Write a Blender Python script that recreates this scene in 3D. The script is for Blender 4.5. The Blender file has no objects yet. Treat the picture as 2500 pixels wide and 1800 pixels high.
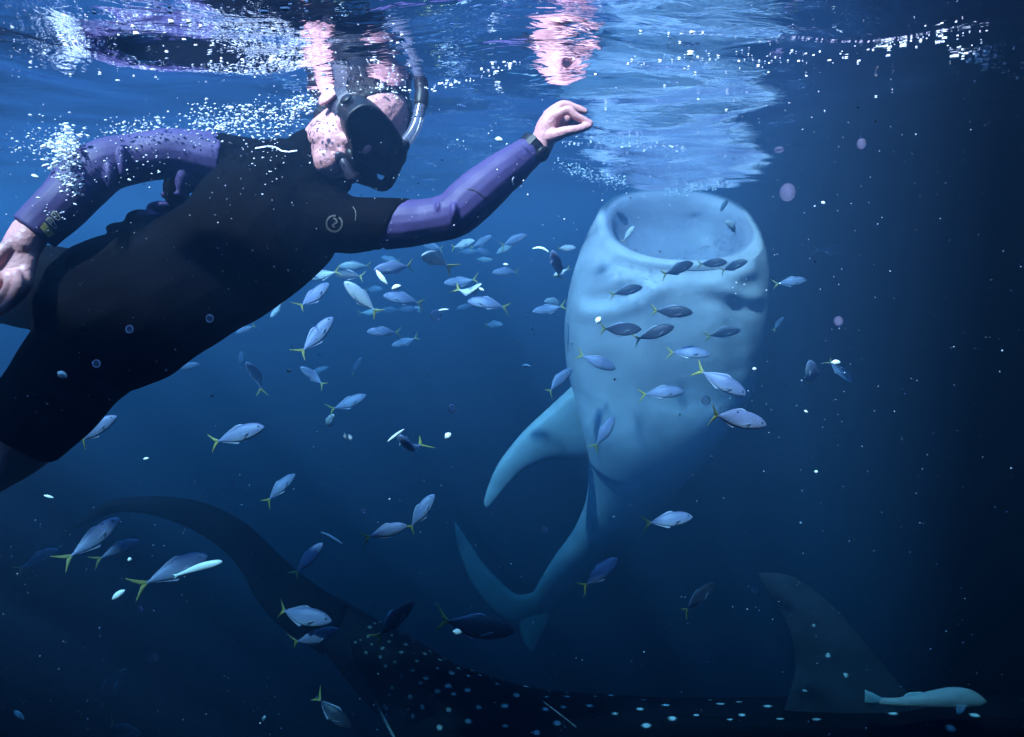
import bpy, math, random
import numpy as np
from mathutils import Vector, Matrix
from mathutils.bvhtree import BVHTree
from math import radians, sin, cos, pi, tan, sqrt

random.seed(7)
rng = np.random.default_rng(11)
scene = bpy.context.scene
col = scene.collection

# ------------------------------------------------------------------ camera
CAM_Z = -0.33
PITCH = radians(10.8)
HFOV = radians(75.0)
FPX = 1250.0 / tan(HFOV / 2)            # focal length in pixels of the 2500 px photo
cam_d = bpy.data.cameras.new('camera')
cam_d.sensor_fit = 'HORIZONTAL'
cam_d.angle = HFOV
cam_d.clip_start = 0.02
cam_d.clip_end = 500
cam = bpy.data.objects.new('camera', cam_d)
cam.location = (0, 0, CAM_Z)
cam.rotation_euler = (radians(90) - PITCH, 0, 0)
col.objects.link(cam)
scene.camera = cam
CX = Vector((1, 0, 0))
CU = Vector((0, sin(PITCH), cos(PITCH)))     # up of the picture
CF = Vector((0, cos(PITCH), -sin(PITCH)))    # away from the camera
CAM = Vector((0, 0, CAM_Z))


def P(px, py, d):
    """world point that the photo shows at (px, py) when it stands d metres away"""
    return CAM + CF * d + CX * ((px - 1250) / FPX * d) + CU * ((900 - py) / FPX * d)


# ------------------------------------------------------------------ world, sun, exposure
SUN_EL, SUN_AZ = radians(53), radians(-142)     # azimuth from +Y towards +X
world = bpy.data.worlds.new('World')
scene.world = world
world.use_nodes = True
wn = world.node_tree
wn.nodes.clear()
sky = wn.nodes.new('ShaderNodeTexSky')
sky.sky_type = 'NISHITA'
sky.sun_disc = False
sky.sun_elevation = SUN_EL
sky.sun_rotation = SUN_AZ
bg = wn.nodes.new('ShaderNodeBackground')
bg.inputs['Strength'].default_value = 0.05
wo = wn.nodes.new('ShaderNodeOutputWorld')
wn.links.new(sky.outputs[0], bg.inputs[0])
wn.links.new(bg.outputs[0], wo.inputs[0])

SUN_DIR = Vector((sin(SUN_AZ) * cos(SUN_EL), cos(SUN_AZ) * cos(SUN_EL), sin(SUN_EL)))
sun_d = bpy.data.lights.new('sun', 'SUN')
sun_d.energy = 5.0
sun_d.angle = radians(2.0)
sun_d.color = (1.0, 0.68, 0.76)
sun = bpy.data.objects.new('sun', sun_d)
sun.rotation_euler = SUN_DIR.to_track_quat('Z', 'Y').to_euler()
col.objects.link(sun)

vs = scene.view_settings
scene.display_settings.display_device = 'sRGB'
vs.view_transform = 'Standard'
vs.look = 'None'
vs.exposure = 3.95
vs.gamma = 1.0
vs.use_curve_mapping = False
cy = scene.cycles
cy.use_denoising = True
cy.max_bounces = 8
cy.diffuse_bounces = 2
cy.glossy_bounces = 4
cy.transmission_bounces = 4
cy.transparent_max_bounces = 8
cy.volume_bounces = 0
cy.caustics_reflective = False
cy.caustics_refractive = False
cy.sample_clamp_indirect = 6

# ------------------------------------------------------------------ materials
def principled(name, base, rough=0.5, metal=0.0, spec=0.5, **kw):
    m = bpy.data.materials.new(name)
    m.use_nodes = True
    b = m.node_tree.nodes['Principled BSDF']
    b.inputs['Base Color'].default_value = (*base, 1)
    b.inputs['Roughness'].default_value = rough
    b.inputs['Metallic'].default_value = metal
    b.inputs['Specular IOR Level'].default_value = spec
    for k, v in kw.items():
        b.inputs[k].default_value = v
    return m


def add_noise(m, scale, amount, bump=0.0, bscale=None, detail=4, coord='Object'):
    nt = m.node_tree
    b = nt.nodes['Principled BSDF']
    tc = nt.nodes.new('ShaderNodeTexCoord')
    no = nt.nodes.new('ShaderNodeTexNoise')
    no.inputs['Scale'].default_value = scale
    no.inputs['Detail'].default_value = detail
    nt.links.new(tc.outputs[coord], no.inputs['Vector'])
    base = tuple(b.inputs['Base Color'].default_value)
    if amount:
        mx = nt.nodes.new('ShaderNodeMix')
        mx.data_type = 'RGBA'
        mx.inputs[6].default_value = tuple(c * (1 - amount) for c in base[:3]) + (1,)
        mx.inputs[7].default_value = tuple(min(1, c * (1 + amount)) for c in base[:3]) + (1,)
        nt.links.new(no.outputs['Fac'], mx.inputs[0])
        nt.links.new(mx.outputs[2], b.inputs['Base Color'])
    if bump:
        n2 = nt.nodes.new('ShaderNodeTexNoise')
        n2.inputs['Scale'].default_value = bscale or scale * 4
        n2.inputs['Detail'].default_value = 5
        nt.links.new(tc.outputs[coord], n2.inputs['Vector'])
        bp = nt.nodes.new('ShaderNodeBump')
        bp.inputs['Strength'].default_value = bump
        bp.inputs['Distance'].default_value = 0.01
        nt.links.new(n2.outputs['Fac'], bp.inputs['Height'])
        nt.links.new(bp.outputs['Normal'], b.inputs['Normal'])
    return m


def attr_material(name, attr, rough=0.5, bump=0.0, bscale=60, spec=0.4):
    """base colour from a colour attribute (the animal's own pattern)"""
    m = principled(name, (0.5, 0.5, 0.5), rough, 0, spec)
    nt = m.node_tree
    b = nt.nodes['Principled BSDF']
    a = nt.nodes.new('ShaderNodeAttribute')
    a.attribute_name = attr
    nt.links.new(a.outputs['Color'], b.inputs['Base Color'])
    if bump:
        tc = nt.nodes.new('ShaderNodeTexCoord')
        n2 = nt.nodes.new('ShaderNodeTexNoise')
        n2.inputs['Scale'].default_value = bscale
        n2.inputs['Detail'].default_value = 5
        nt.links.new(tc.outputs['Object'], n2.inputs['Vector'])
        bp = nt.nodes.new('ShaderNodeBump')
        bp.inputs['Strength'].default_value = bump
        bp.inputs['Distance'].default_value = 0.02
        nt.links.new(n2.outputs['Fac'], bp.inputs['Height'])
        nt.links.new(bp.outputs['Normal'], b.inputs['Normal'])
    return m


M = {}
M['skin'] = add_noise(principled('skin', (0.55, 0.25, 0.25), 0.45, 0, 0.4), 22, 0.18, 0.25, 120)
M['skin'].node_tree.nodes['Principled BSDF'].inputs['Subsurface Weight'].default_value = 0.0
M['neoprene'] = add_noise(principled('black_neoprene', (0.0022, 0.0018, 0.0025), 0.8, 0, 0.03), 30, 0.3, 0.04, 200)
M['sleeve'] = add_noise(principled('violet_lycra', (0.047, 0.031, 0.105), 0.6, 0, 0.3), 26, 0.25, 0.06, 260)
M['seam'] = principled('seam_thread', (0.02, 0.016, 0.035), 0.7)
M['rubber'] = principled('black_rubber', (0.008, 0.007, 0.009), 0.45, 0, 0.2)
M['strap'] = add_noise(principled('grey_silicone', (0.035, 0.028, 0.042), 0.4, 0, 0.3), 60, 0.2)
M['lens'] = principled('mask_glass', (0.012, 0.007, 0.011), 0.08, 0, 0.3)
M['clear'] = principled('clear_snorkel_plastic', (0.16, 0.16, 0.22), 0.2, 0, 0.6, Alpha=0.45)
M['yellow'] = principled('yellow_print', (0.62, 0.50, 0.13), 0.6)
M['cream'] = principled('cream_print', (0.50, 0.46, 0.36), 0.6)
M['greyprint'] = principled('grey_print', (0.03, 0.027, 0.022), 0.7)
M['cord'] = principled('white_cord', (0.7, 0.66, 0.7), 0.5)
M['lip'] = principled('lip', (0.52, 0.22, 0.24), 0.4)
M['hair'] = add_noise(principled('wet_dark_hair', (0.014, 0.008, 0.008), 0.5, 0, 0.25), 80, 0.4, 0.6, 160)
M['white'] = principled('white_flesh', (0.85, 0.87, 0.84), 0.4)
M['bubble'] = principled('air_bubble', (0.82, 0.82, 0.88), 0.12, 0, 0.8)
M['snow'] = principled('plankton', (0.62, 0.62, 0.72), 0.6)
M['shark_spot'] = attr_material('whale_shark_back', 'tint', 0.7, 0.25, 40, 0.05)
M['shark_pale'] = attr_material('whale_shark_belly', 'tint', 0.5, 0.12, 9, 0.3)
def mottle(m, scale, lo, hi):
    nt = m.node_tree
    b = nt.nodes['Principled BSDF']
    src = b.inputs['Base Color'].links[0].from_socket
    tc = nt.nodes.new('ShaderNodeTexCoord')
    n1 = nt.nodes.new('ShaderNodeTexNoise')
    n1.inputs['Scale'].default_value = scale
    n1.inputs['Detail'].default_value = 6
    n1.inputs['Roughness'].default_value = 0.65
    nt.links.new(tc.outputs['Object'], n1.inputs['Vector'])
    mr = nt.nodes.new('ShaderNodeMapRange')
    mr.inputs[1].default_value, mr.inputs[2].default_value = 0.3, 0.7
    mr.inputs[3].default_value, mr.inputs[4].default_value = lo, hi
    nt.links.new(n1.outputs['Fac'], mr.inputs[0])
    mx = nt.nodes.new('ShaderNodeVectorMath')
    mx.operation = 'SCALE'
    nt.links.new(src, mx.inputs[0])
    nt.links.new(mr.outputs[0], mx.inputs['Scale'])
    nt.links.new(mx.outputs[0], b.inputs['Base Color'])


mottle(M['shark_pale'], 4.5, 0.72, 1.15)
mottle(M['shark_spot'], 6.0, 0.6, 1.25)
M['remora'] = attr_material('remora_skin', 'tint', 0.4, 0.1, 60)
M['fishfin'] = principled('pale_fin', (0.24, 0.26, 0.36), 0.4)
M['fishtail'] = add_noise(principled('yellow_tail', (0.26, 0.24, 0.06), 0.45), 14, 0.35)
M['fisheye'] = principled('fish_eye', (0.02, 0.02, 0.03), 0.1, 0, 0.8)
M['wood'] = add_noise(principled('weathered_planks', (0.22, 0.17, 0.12), 0.8), 3, 0.3)
M['drum'] = principled('blue_drum', (0.03, 0.08, 0.2), 0.5)

# fish flank: silver blue with a darker back and pale belly, from the body's own height
def fish_skin(name, back, flank, belly, metal):
    m = principled(name, flank, 0.45, metal, 0.35)
    nt = m.node_tree
    b = nt.nodes['Principled BSDF']
    tc = nt.nodes.new('ShaderNodeTexCoord')
    sp = nt.nodes.new('ShaderNodeSeparateXYZ')
    nt.links.new(tc.outputs['Object'], sp.inputs[0])
    mr = nt.nodes.new('ShaderNodeMapRange')
    mr.inputs[1].default_value = -0.16
    mr.inputs[2].default_value = 0.16
    nt.links.new(sp.outputs['Z'], mr.inputs[0])
    no = nt.nodes.new('ShaderNodeTexNoise')
    no.inputs['Scale'].default_value = 16
    no.inputs['Detail'].default_value = 3
    nt.links.new(tc.outputs['Object'], no.inputs['Vector'])
    ad = nt.nodes.new('ShaderNodeMath')
    ad.operation = 'MULTIPLY_ADD'
    ad.inputs[1].default_value = 0.22
    nt.links.new(no.outputs['Fac'], ad.inputs[0])
    nt.links.new(mr.outputs[0], ad.inputs[2])
    cr = nt.nodes.new('ShaderNodeValToRGB')
    e = cr.color_ramp.elements
    e[0].position = 0.18
    e[0].color = (*belly, 1)
    e[1].position = 1.0
    e[1].color = (*back, 1)
    k = cr.color_ramp.elements.new(0.48)
    k.color = (*flank, 1)
    nt.links.new(ad.outputs[0], cr.inputs[0])
    nt.links.new(cr.outputs[0], b.inputs['Base Color'])
    bp = nt.nodes.new('ShaderNodeBump')
    bp.inputs['Strength'].default_value = 0.15
    bp.inputs['Distance'].default_value = 0.02
    vo = nt.nodes.new('ShaderNodeTexVoronoi')
    vo.inputs['Scale'].default_value = 60
    nt.links.new(tc.outputs['Object'], vo.inputs['Vector'])
    nt.links.new(vo.outputs['Distance'], bp.inputs['Height'])
    nt.links.new(bp.outputs['Normal'], b.inputs['Normal'])
    return m


M['fish_silver'] = fish_skin('silver_blue_scales', (0.12, 0.13, 0.23), (0.21, 0.23, 0.36), (0.38, 0.40, 0.48), 0.1)
M['fish_dark'] = fish_skin('dark_grey_scales', (0.02, 0.022, 0.04), (0.045, 0.05, 0.08), (0.14, 0.15, 0.2), 0.1)
M['fish_pale'] = fish_skin('pale_scales', (0.34, 0.36, 0.42), (0.5, 0.52, 0.55), (0.7, 0.7, 0.66), 0.05)

# jellyfish and drifting blobs: thin, mostly see-through
def ghost(name, c, a):
    return principled(name, c, 0.5, 0, 0.3, Alpha=a)


M['jelly'] = ghost('clear_jelly', (0.6, 0.6, 0.8), 0.20)
M['jelly_rim'] = ghost('jelly_rim', (0.7, 0.7, 0.85), 0.55)
M['blob'] = ghost('pink_bokeh_blob', (0.5, 0.38, 0.6), 0.12)

# water surface: the Fresnel mirror seen from below
def water_material():
    m = bpy.data.materials.new('sea_surface')
    m.use_nodes = True
    nt = m.node_tree
    nt.nodes.clear()
    out = nt.nodes.new('ShaderNodeOutputMaterial')
    mix = nt.nodes.new('ShaderNodeMixShader')
    fr = nt.nodes.new('ShaderNodeFresnel')
    fr.inputs['IOR'].default_value = 1.33
    tr = nt.nodes.new('ShaderNodeBsdfTransparent')
    gl = nt.nodes.new('ShaderNodeBsdfGlossy')
    gl.inputs['Roughness'].default_value = 0.03
    gl.inputs['Color'].default_value = (0.98, 0.89, 0.98, 1)
    tc = nt.nodes.new('ShaderNodeTexCoord')
    mp = nt.nodes.new('ShaderNodeMapping')
    mp.inputs['Scale'].default_value = (0.6, 1.0, 1.0)
    n = nt.nodes.new('ShaderNodeTexNoise')
    n.inputs['Scale'].default_value = 16
    n.inputs['Detail'].default_value = 3
    n.inputs['Roughness'].default_value = 0.5
    n.inputs['Distortion'].default_value = 0.8
    bp = nt.nodes.new('ShaderNodeBump')
    bp.inputs['Strength'].default_value = 0.3
    bp.inputs['Distance'].default_value = 0.012
    nt.links.new(tc.outputs['Object'], mp.inputs[0])
    nt.links.new(mp.outputs[0], n.inputs['Vector'])
    nt.links.new(n.outputs['Fac'], bp.inputs['Height'])
    nt.links.new(bp.outputs['Normal'], gl.inputs['Normal'])
    nt.links.new(fr.outputs[0], mix.inputs[0])
    nt.links.new(tr.outputs[0], mix.inputs[1])
    nt.links.new(gl.outputs[0], mix.inputs[2])
    nt.links.new(mix.outputs[0], out.inputs['Surface'])
    return m


M['water'] = water_material()

# ------------------------------------------------------------------ mesh helpers
class MB:
    def __init__(self):
        self.v, self.f = [], []

    def add(self, v, f):
        o = len(self.v)
        self.v += [tuple(p) for p in v]
        self.f += [tuple(i + o for i in q) for q in f]
        return self

    def mesh(self, name, mat=None, smooth=True):
        me = bpy.data.meshes.new(name)
        me.from_pydata(self.v, [], self.f)
        me.update()
        if smooth:
            me.polygons.foreach_set('use_smooth', [True] * len(me.polygons))
        if mat:
            me.materials.append(mat)
        return me


def link(name, me, parent=None):
    o = bpy.data.objects.new(name, me)
    col.objects.link(o)
    if parent:
        o.parent = parent
    return o


def tag(o, label=None, cat=None, group=None, kind=None):
    if label: o['label'] = label
    if cat: o['category'] = cat
    if group: o['group'] = group
    if kind: o['kind'] = kind
    return o


def empty(name, loc=(0, 0, 0)):
    o = bpy.data.objects.new(name, None)
    o.empty_display_size = 0.05
    o.location = loc
    col.objects.link(o)
    return o


def catmull(pts, per):
    """interpolates rows of a list of equal-length tuples"""
    a = np.array(pts, float)
    n = len(a)
    out = []
    for i in range(n - 1):
        p0, p1, p2, p3 = a[max(i - 1, 0)], a[i], a[i + 1], a[min(i + 2, n - 1)]
        for k in range(per):
            t = k / per
            out.append(0.5 * ((2 * p1) + (-p0 + p2) * t + (2 * p0 - 5 * p1 + 4 * p2 - p3) * t * t
                              + (-p0 + 3 * p1 - 3 * p2 + p3) * t ** 3))
    out.append(a[-1])
    return np.array(out)


def rings_mesh(rings, cap=True):
    n = len(rings[0])
    v = [Vector(p) for r in rings for p in r]
    f = []
    for i in range(len(rings) - 1):
        for j in range(n):
            k = (j + 1) % n
            f.append((i * n + j, i * n + k, (i + 1) * n + k, (i + 1) * n + j))
    if cap:
        for i, rev in ((0, True), (len(rings) - 1, False)):
            c = Vector((0, 0, 0))
            for p in rings[i]:
                c += Vector(p)
            v.append(c / n)
            ci = len(v) - 1
            for j in range(n):
                k = (j + 1) % n
                f.append((ci, i * n + k, i * n + j) if rev else (ci, i * n + j, i * n + k))
    return v, f


def tube(pts, per=5, n=16, hint=None, round_ends=True):
    """pts: (Vector, ra, rb): ra across the hint axis, rb along the hint axis"""
    hint = hint or CF
    rows = catmull([(p[0].x, p[0].y, p[0].z, p[1], p[2] if len(p) > 2 else p[1]) for p in pts], per)
    rings = []
    m = len(rows)
    for i, r in enumerate(rows):
        c = Vector(r[:3])
        t = Vector(rows[min(i + 1, m - 1)][:3]) - Vector(rows[max(i - 1, 0)][:3])
        t.normalize()
        b = hint - t * hint.dot(t)
        if b.length < 1e-4:
            b = CU - t * CU.dot(t)
        b.normalize()
        a = t.cross(b).normalized()
        ring = lambda c, s: [c + a * (r[3] * s * cos(2 * pi * j / n)) + b * (r[4] * s * sin(2 * pi * j / n)) for j in range(n)]
        if round_ends and i == 0:
            for s, o in ((0.45, 0.85), (0.8, 0.55)):
                rings.append(ring(c - t * (min(r[3], r[4]) * o), s))
        rings.append(ring(c, 1))
        if round_ends and i == m - 1:
            for s, o in ((0.8, 0.55), (0.45, 0.85)):
                rings.append(ring(c + t * (min(r[3], r[4]) * o), s))
    return rings_mesh(rings)


def ellipsoid(c, ax, n=16, m=10):
    """ax: three Vectors (half axes)"""
    rings = []
    for i in range(1, m):
        th = pi * i / m
        rings.append([c + ax[2] * cos(th) + (ax[0] * cos(2 * pi * j / n) + ax[1] * sin(2 * pi * j / n)) * sin(th) for j in range(n)])
    v = [Vector(p) for r in rings for p in r]
    f = []
    for i in range(m - 2):
        for j in range(n):
            k = (j + 1) % n
            f.append((i * n + j, (i + 1) * n + j, (i + 1) * n + k, i * n + k))
    v.append(c + ax[2])
    v.append(c - ax[2])
    for j in range(n):
        k = (j + 1) % n
        f.append((len(v) - 2, j, k))
        f.append((len(v) - 1, (m - 2) * n + k, (m - 2) * n + j))
    return v, f


def fin(le, te, th, nrm, n=10, per=4):
    """lens-section fin: le/te are lists of Vectors from root to tip, th thickness per station"""
    rows = catmull([(*a, *b, t) for a, b, t in zip(le, te, th)], per)
    rings = []
    for r in rows:
        a, b, t = Vector(r[:3]), Vector(r[3:6]), max(r[6], 1e-4)
        ring = []
        for j in range(n):
            u = j / n * 2
            s = u if u <= 1 else 2 - u
            sg = 1 if u <= 1 else -1
            prof = (4 * s * (1 - s)) ** 0.7 * (1.25 - 0.5 * s) if 0 < s < 1 else 0
            ring.append(a.lerp(b, s) + nrm * (sg * 0.5 * t * prof))
        rings.append(ring)
    return rings_mesh(rings)


def remesh(mb, name, voxel, smooth=4, mat=None):
    me = mb.mesh(name + '_rough')
    o = bpy.data.objects.new(name + '_rough', me)
    col.objects.link(o)
    r = o.modifiers.new('r', 'REMESH')
    r.mode = 'VOXEL'
    r.voxel_size = voxel
    r.use_smooth_shade = True
    s = o.modifiers.new('s', 'SMOOTH')
    s.factor = 0.5
    s.iterations = smooth
    dg = bpy.context.evaluated_depsgraph_get()
    out = bpy.data.meshes.new_from_object(o.evaluated_get(dg))
    out.name = name
    out.materials.clear()
    if mat:
        out.materials.append(mat)
    out.polygons.foreach_set('use_smooth', [True] * len(out.polygons))
    bpy.data.objects.remove(o)
    bpy.data.meshes.remove(me)
    return out


def coords(me):
    a = np.empty(len(me.vertices) * 3)
    me.vertices.foreach_get('co', a)
    return a.reshape(-1, 3)


def set_coords(me, a):
    me.vertices.foreach_set('co', a.ravel())
    me.update()


def paint(me, rgb):
    at = me.color_attributes.new('tint', 'FLOAT_COLOR', 'POINT')
    c = np.ones((len(me.vertices), 4))
    c[:, :3] = rgb
    at.data.foreach_set('color', c.ravel())


def bvh_of(me):
    return BVHTree.FromPolygons([v.co.copy() for v in me.vertices], [tuple(p.vertices) for p in me.polygons])


def on_surface(bvh, px, py, lift=0.0):
    d = (P(px, py, 1.0) - CAM).normalized()
    h, n, _, _ = bvh.ray_cast(CAM, d)
    if h is None:
        return None, None
    if n.dot(d) > 0:
        n = -n
    return h + n * lift, n


def icos():
    t = (1 + sqrt(5)) / 2
    v = np.array([(-1, t, 0), (1, t, 0), (-1, -t, 0), (1, -t, 0), (0, -1, t), (0, 1, t), (0, -1, -t), (0, 1, -t),
                  (t, 0, -1), (t, 0, 1), (-t, 0, -1), (-t, 0, 1)], float)
    v /= np.linalg.norm(v[0])
    f = [(0, 11, 5), (0, 5, 1), (0, 1, 7), (0, 7, 10), (0, 10, 11), (1, 5, 9), (5, 11, 4), (11, 10, 2), (10, 7, 6), (7, 1, 8),
         (3, 9, 4), (3, 4, 2), (3, 2, 6), (3, 6, 8), (3, 8, 9), (4, 9, 5), (2, 4, 11), (6, 2, 10), (8, 6, 7), (9, 8, 1)]
    return v, f


def ico2():
    v, f = icos()
    v = [tuple(p) for p in v]
    mid, nf = {}, []

    def m(a, b):
        k = (min(a, b), max(a, b))
        if k not in mid:
            q = np.array(v[a]) + np.array(v[b])
            v.append(tuple(q / np.linalg.norm(q)))
            mid[k] = len(v) - 1
        return mid[k]
    for a, b, c in f:
        x, y, z = m(a, b), m(b, c), m(c, a)
        nf += [(a, x, z), (b, y, x), (c, z, y), (x, y, z)]
    return np.array(v), nf


ICO1, ICO2 = icos(), ico2()


def specks(name, items, mat, fine=False):
    """items: (point, radius, (sx, sy, sz), rot) -> one joined mesh"""
    bv, bf = ICO2 if fine else ICO1
    bf = np.array(bf)
    V, F = [], []
    for i, (p, r, s, ang) in enumerate(items):
        q = bv * np.array(s) * r
        c, sn = cos(ang), sin(ang)
        q = np.stack([q[:, 0] * c - q[:, 2] * sn, q[:, 1], q[:, 0] * sn + q[:, 2] * c], 1)
        V.append(q + np.array(p))
        F.append(bf + i * len(bv))
    V, F = np.concatenate(V), np.concatenate(F)
    me = bpy.data.meshes.new(name)
    me.from_pydata(V.tolist(), [], F.tolist())
    me.polygons.foreach_set('use_smooth', [True] * len(me.polygons))
    me.materials.append(mat)
    return me


# ------------------------------------------------------------------ setting: sea surface, sea floor, haze
def axis_grid(lim, near, step, grow):
    a = list(np.arange(0, near, step))
    s, x = step, near
    while x < lim:
        a.append(x)
        s *= grow
        x += s
    a.append(lim)
    return np.array(a)


xs = axis_grid(45, 2.6, 0.022, 1.06)
xs = np.concatenate([-xs[:0:-1], xs])
yp = axis_grid(45, 5.2, 0.022, 1.06)
yn = axis_grid(45, 0.5, 0.05, 1.15)
ys = np.concatenate([-yn[:0:-1], yp])
gx, gy = np.meshgrid(xs, ys)
gz = np.zeros_like(gx)
wr = np.random.default_rng(5)
for lam, amp, cnt in ((2.2, 0.020, 3), (1.1, 0.012, 4), (0.55, 0.0075, 6), (0.30, 0.0040, 8), (0.15, 0.0009, 8)):
    for _ in range(cnt):
        L = lam * wr.uniform(0.75, 1.35)
        a = wr.normal(pi / 2 + 0.25, 0.75)
        k = 2 * pi / L
        ph = wr.uniform(0, 2 * pi)
        w = k * (gx * cos(a) + gy * sin(a)) + ph
        w = w + 0.5 * np.sin(0.37 * w + 2.0 * ph + 0.6 * gx)
        gz += amp / sqrt(cnt) * 1.3 * np.sin(w)
gz -= gz[np.hypot(gx, gy - 2) < 3].mean()
_calm = np.exp(-((gx - 0.10) / 0.35) ** 2 - ((gy - 1.38) / 0.3) ** 2)
gz = gz * (1 - 0.55 * _calm) + 0.018 * _calm          # the swell lifts clear of the raised hand
ny, nx = gx.shape
wv = np.stack([gx, gy, gz], -1).reshape(-1, 3)
ii = np.arange(ny * nx).reshape(ny, nx)
wf = np.stack([ii[:-1, :-1], ii[:-1, 1:], ii[1:, 1:], ii[1:, :-1]], -1).reshape(-1, 4)
me = bpy.data.meshes.new('water_surface')
me.from_pydata(wv.tolist(), [], wf.tolist())
me.polygons.foreach_set('use_smooth', [True] * len(me.polygons))
me.materials.append(M['water'])
water = tag(link('water_surface', me), 'rippled underside of the sea surface overhead', kind='structure')


def surface_z(x, y):
    j = int(np.clip(np.searchsorted(xs, x), 1, nx - 1))
    i = int(np.clip(np.searchsorted(ys, y), 1, ny - 1))
    return float(gz[i, j])


def at_surface(px, py, drop=0.002):
    """where the view ray through a pixel meets the sea surface"""
    d = (P(px, py, 1.0) - CAM)
    if d.z <= 0.004:
        return None
    t = -CAM_Z / d.z
    for _ in range(6):
        q = CAM + d * t
        t = (surface_z(q.x, q.y) - drop - CAM_Z) / d.z
    return CAM + d * t


sb = MB()
N = 40
fx = np.linspace(-44, 44, N)
for j in range(N):
    for i in range(N):
        sb.v.append((fx[i], fx[j], -14 + 0.5 * sin(fx[i] * 0.31 + 1) * cos(fx[j] * 0.23) + 0.15 * sin(fx[i] * 1.3 + fx[j])))
for j in range(N - 1):
    for i in range(N - 1):
        sb.f.append((j * N + i, j * N + i + 1, (j + 1) * N + i + 1, (j + 1) * N + i))
M['sand'] = add_noise(principled('dark_sand', (0.10, 0.10, 0.09), 0.9), 1.2, 0.4, 0.4, 8)
tag(link('sea_floor', sb.mesh('sea_floor', M['sand'])), kind='structure')

HB = MB()
x0, x1, y0, y1, z0, z1 = -47, 47, -47, 47, -16, 1.3
HB.add([(x0, y0, z0), (x1, y0, z0), (x1, y1, z0), (x0, y1, z0), (x0, y0, z1), (x1, y0, z1), (x1, y1, z1), (x0, y1, z1)],
       [(3, 2, 1, 0), (4, 5, 6, 7), (0, 1, 5, 4), (1, 2, 6, 5), (2, 3, 7, 6), (3, 0, 4, 7)])
hm = bpy.data.materials.new('blue_water_haze')
hm.use_nodes = True
hn = hm.node_tree
hn.nodes.clear()
ho = hn.nodes.new('ShaderNodeOutputMaterial')
pv = hn.nodes.new('ShaderNodeVolumePrincipled')
pv.inputs['Density'].default_value = 0.8
pv.inputs['Color'].default_value = (0.09, 0.215, 0.48, 1)
pv.inputs['Absorption Color'].default_value = (0.02, 0.287, 0.79, 1)
pv.inputs['Anisotropy'].default_value = 0.5
hn.links.new(pv.outputs[0], ho.inputs['Volume'])
haze = link('haze', HB.mesh('haze', hm, False))
tag(haze, 'blue haze of the sea water', kind='stuff')

# unseen platform added over the right side to shade the water there
shade_deck = empty('shade_platform', (0, 0, 0))
tag(shade_deck, 'added unseen wooden platform shading the dark water on the right', 'platform')
dm = MB()
ED = Vector((0.16, 1.0, 0)).normalized()
EN = Vector((ED.y, -ED.x, 0))
O0 = Vector((0.50, 0, 0.45)) + ED * 1.0


def slab(mb, o, a, b, c):
    v = [o, o + a, o + a + b, o + b, o + c, o + a + c, o + a + b + c, o + b + c]
    mb.add(v, [(3, 2, 1, 0), (4, 5, 6, 7), (0, 1, 5, 4), (1, 2, 6, 5), (2, 3, 7, 6), (3, 0, 4, 7)])


slab(dm, O0, ED * 22, EN * 12, Vector((0, 0, 0.08)))
link('shade_deck', dm.mesh('shade_deck', M['wood'], False), shade_deck)
shade_deck2 = empty('shade_platform', (0, 0, 0))  # second unseen platform, added to shade the water at left
tag(shade_deck2, 'added unseen wooden platform shading the water at left and close to the viewer', 'platform')
EL = Vector((-0.77, 1.0, 0)).normalized()
NL = Vector((-EL.y, EL.x, 0))
dm2 = MB()
slab(dm2, Vector((-1.75, 0, 0.45)) - EL * 2.0, EL * 16, NL * 9, Vector((0, 0, 0.08)))
slab(dm2, Vector((-1.62, -3.2, 0.34)), Vector((4.6, 0, 0)), Vector((0, 4.0, 0)), Vector((0, 0, 0.08)))  # extra slab added above the viewer to keep the near water in shade
link('shade_deck', dm2.mesh('shade_deck', M['wood'], False), shade_deck2)
for k in range(3):  # floats under the added right platform
    db = MB()
    c0 = O0 + EN * (8.0 + 1.6 * k) + ED * 1.0 + Vector((0, 0, -0.47))
    db.add(*tube([(c0, 0.42), (c0 + ED * 6, 0.44), (c0 + ED * 14, 0.42)], 3, 16, Vector((0, 0, 1))))
    link('float', db.mesh('float', M['drum']), shade_deck)
# ------------------------------------------------------------------ whale shark feeding upright at the surface
shark = empty('whale_shark', P(1600, 980, 4.3))
tag(shark, 'pale whale shark hanging upright with its wide mouth open at the surface', 'whale shark')
so = shark.location.copy()


def px_m(px, d):
    return px / FPX * d


# (px, py, d, half width px, half depth m)
S = [(1320, 1490, 6.2, 32, 0.06), (1345, 1440, 5.9, 38, 0.10), (1405, 1370, 5.5, 56, 0.15), (1470, 1295, 5.05, 68, 0.19),
     (1532, 1200, 4.65, 98, 0.25), (1570, 1100, 4.32, 138, 0.31), (1595, 990, 4.12, 192, 0.37), (1612, 890, 4.08, 232, 0.44),
     (1624, 770, 3.92, 244, 0.45), (1640, 660, 3.84, 232, 0.44), (1650, 595, 3.80, 214, 0.425), (1654, 560, 3.79, 200, 0.41)]
TILT = radians(42)
DEPTH = (CU * sin(TILT) + CF * cos(TILT)).normalized()      # depth axis of the head's rings
rows = catmull(S, 14)
_k = np.hanning(29) / np.hanning(29).sum()
for _c in (0, 1, 2, 3, 4):                     # ease the trunk into the head
    _s = np.convolve(np.pad(rows[:, _c], 14, 'edge'), _k, 'valid')
    _w = np.clip(np.minimum((np.arange(len(rows)) - 50) / 20, (138 - np.arange(len(rows))) / 20), 0, 1)
    rows[:, _c] = rows[:, _c] * (1 - _w) + _s * _w
NR = 72
rings, ph = [], []
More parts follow.
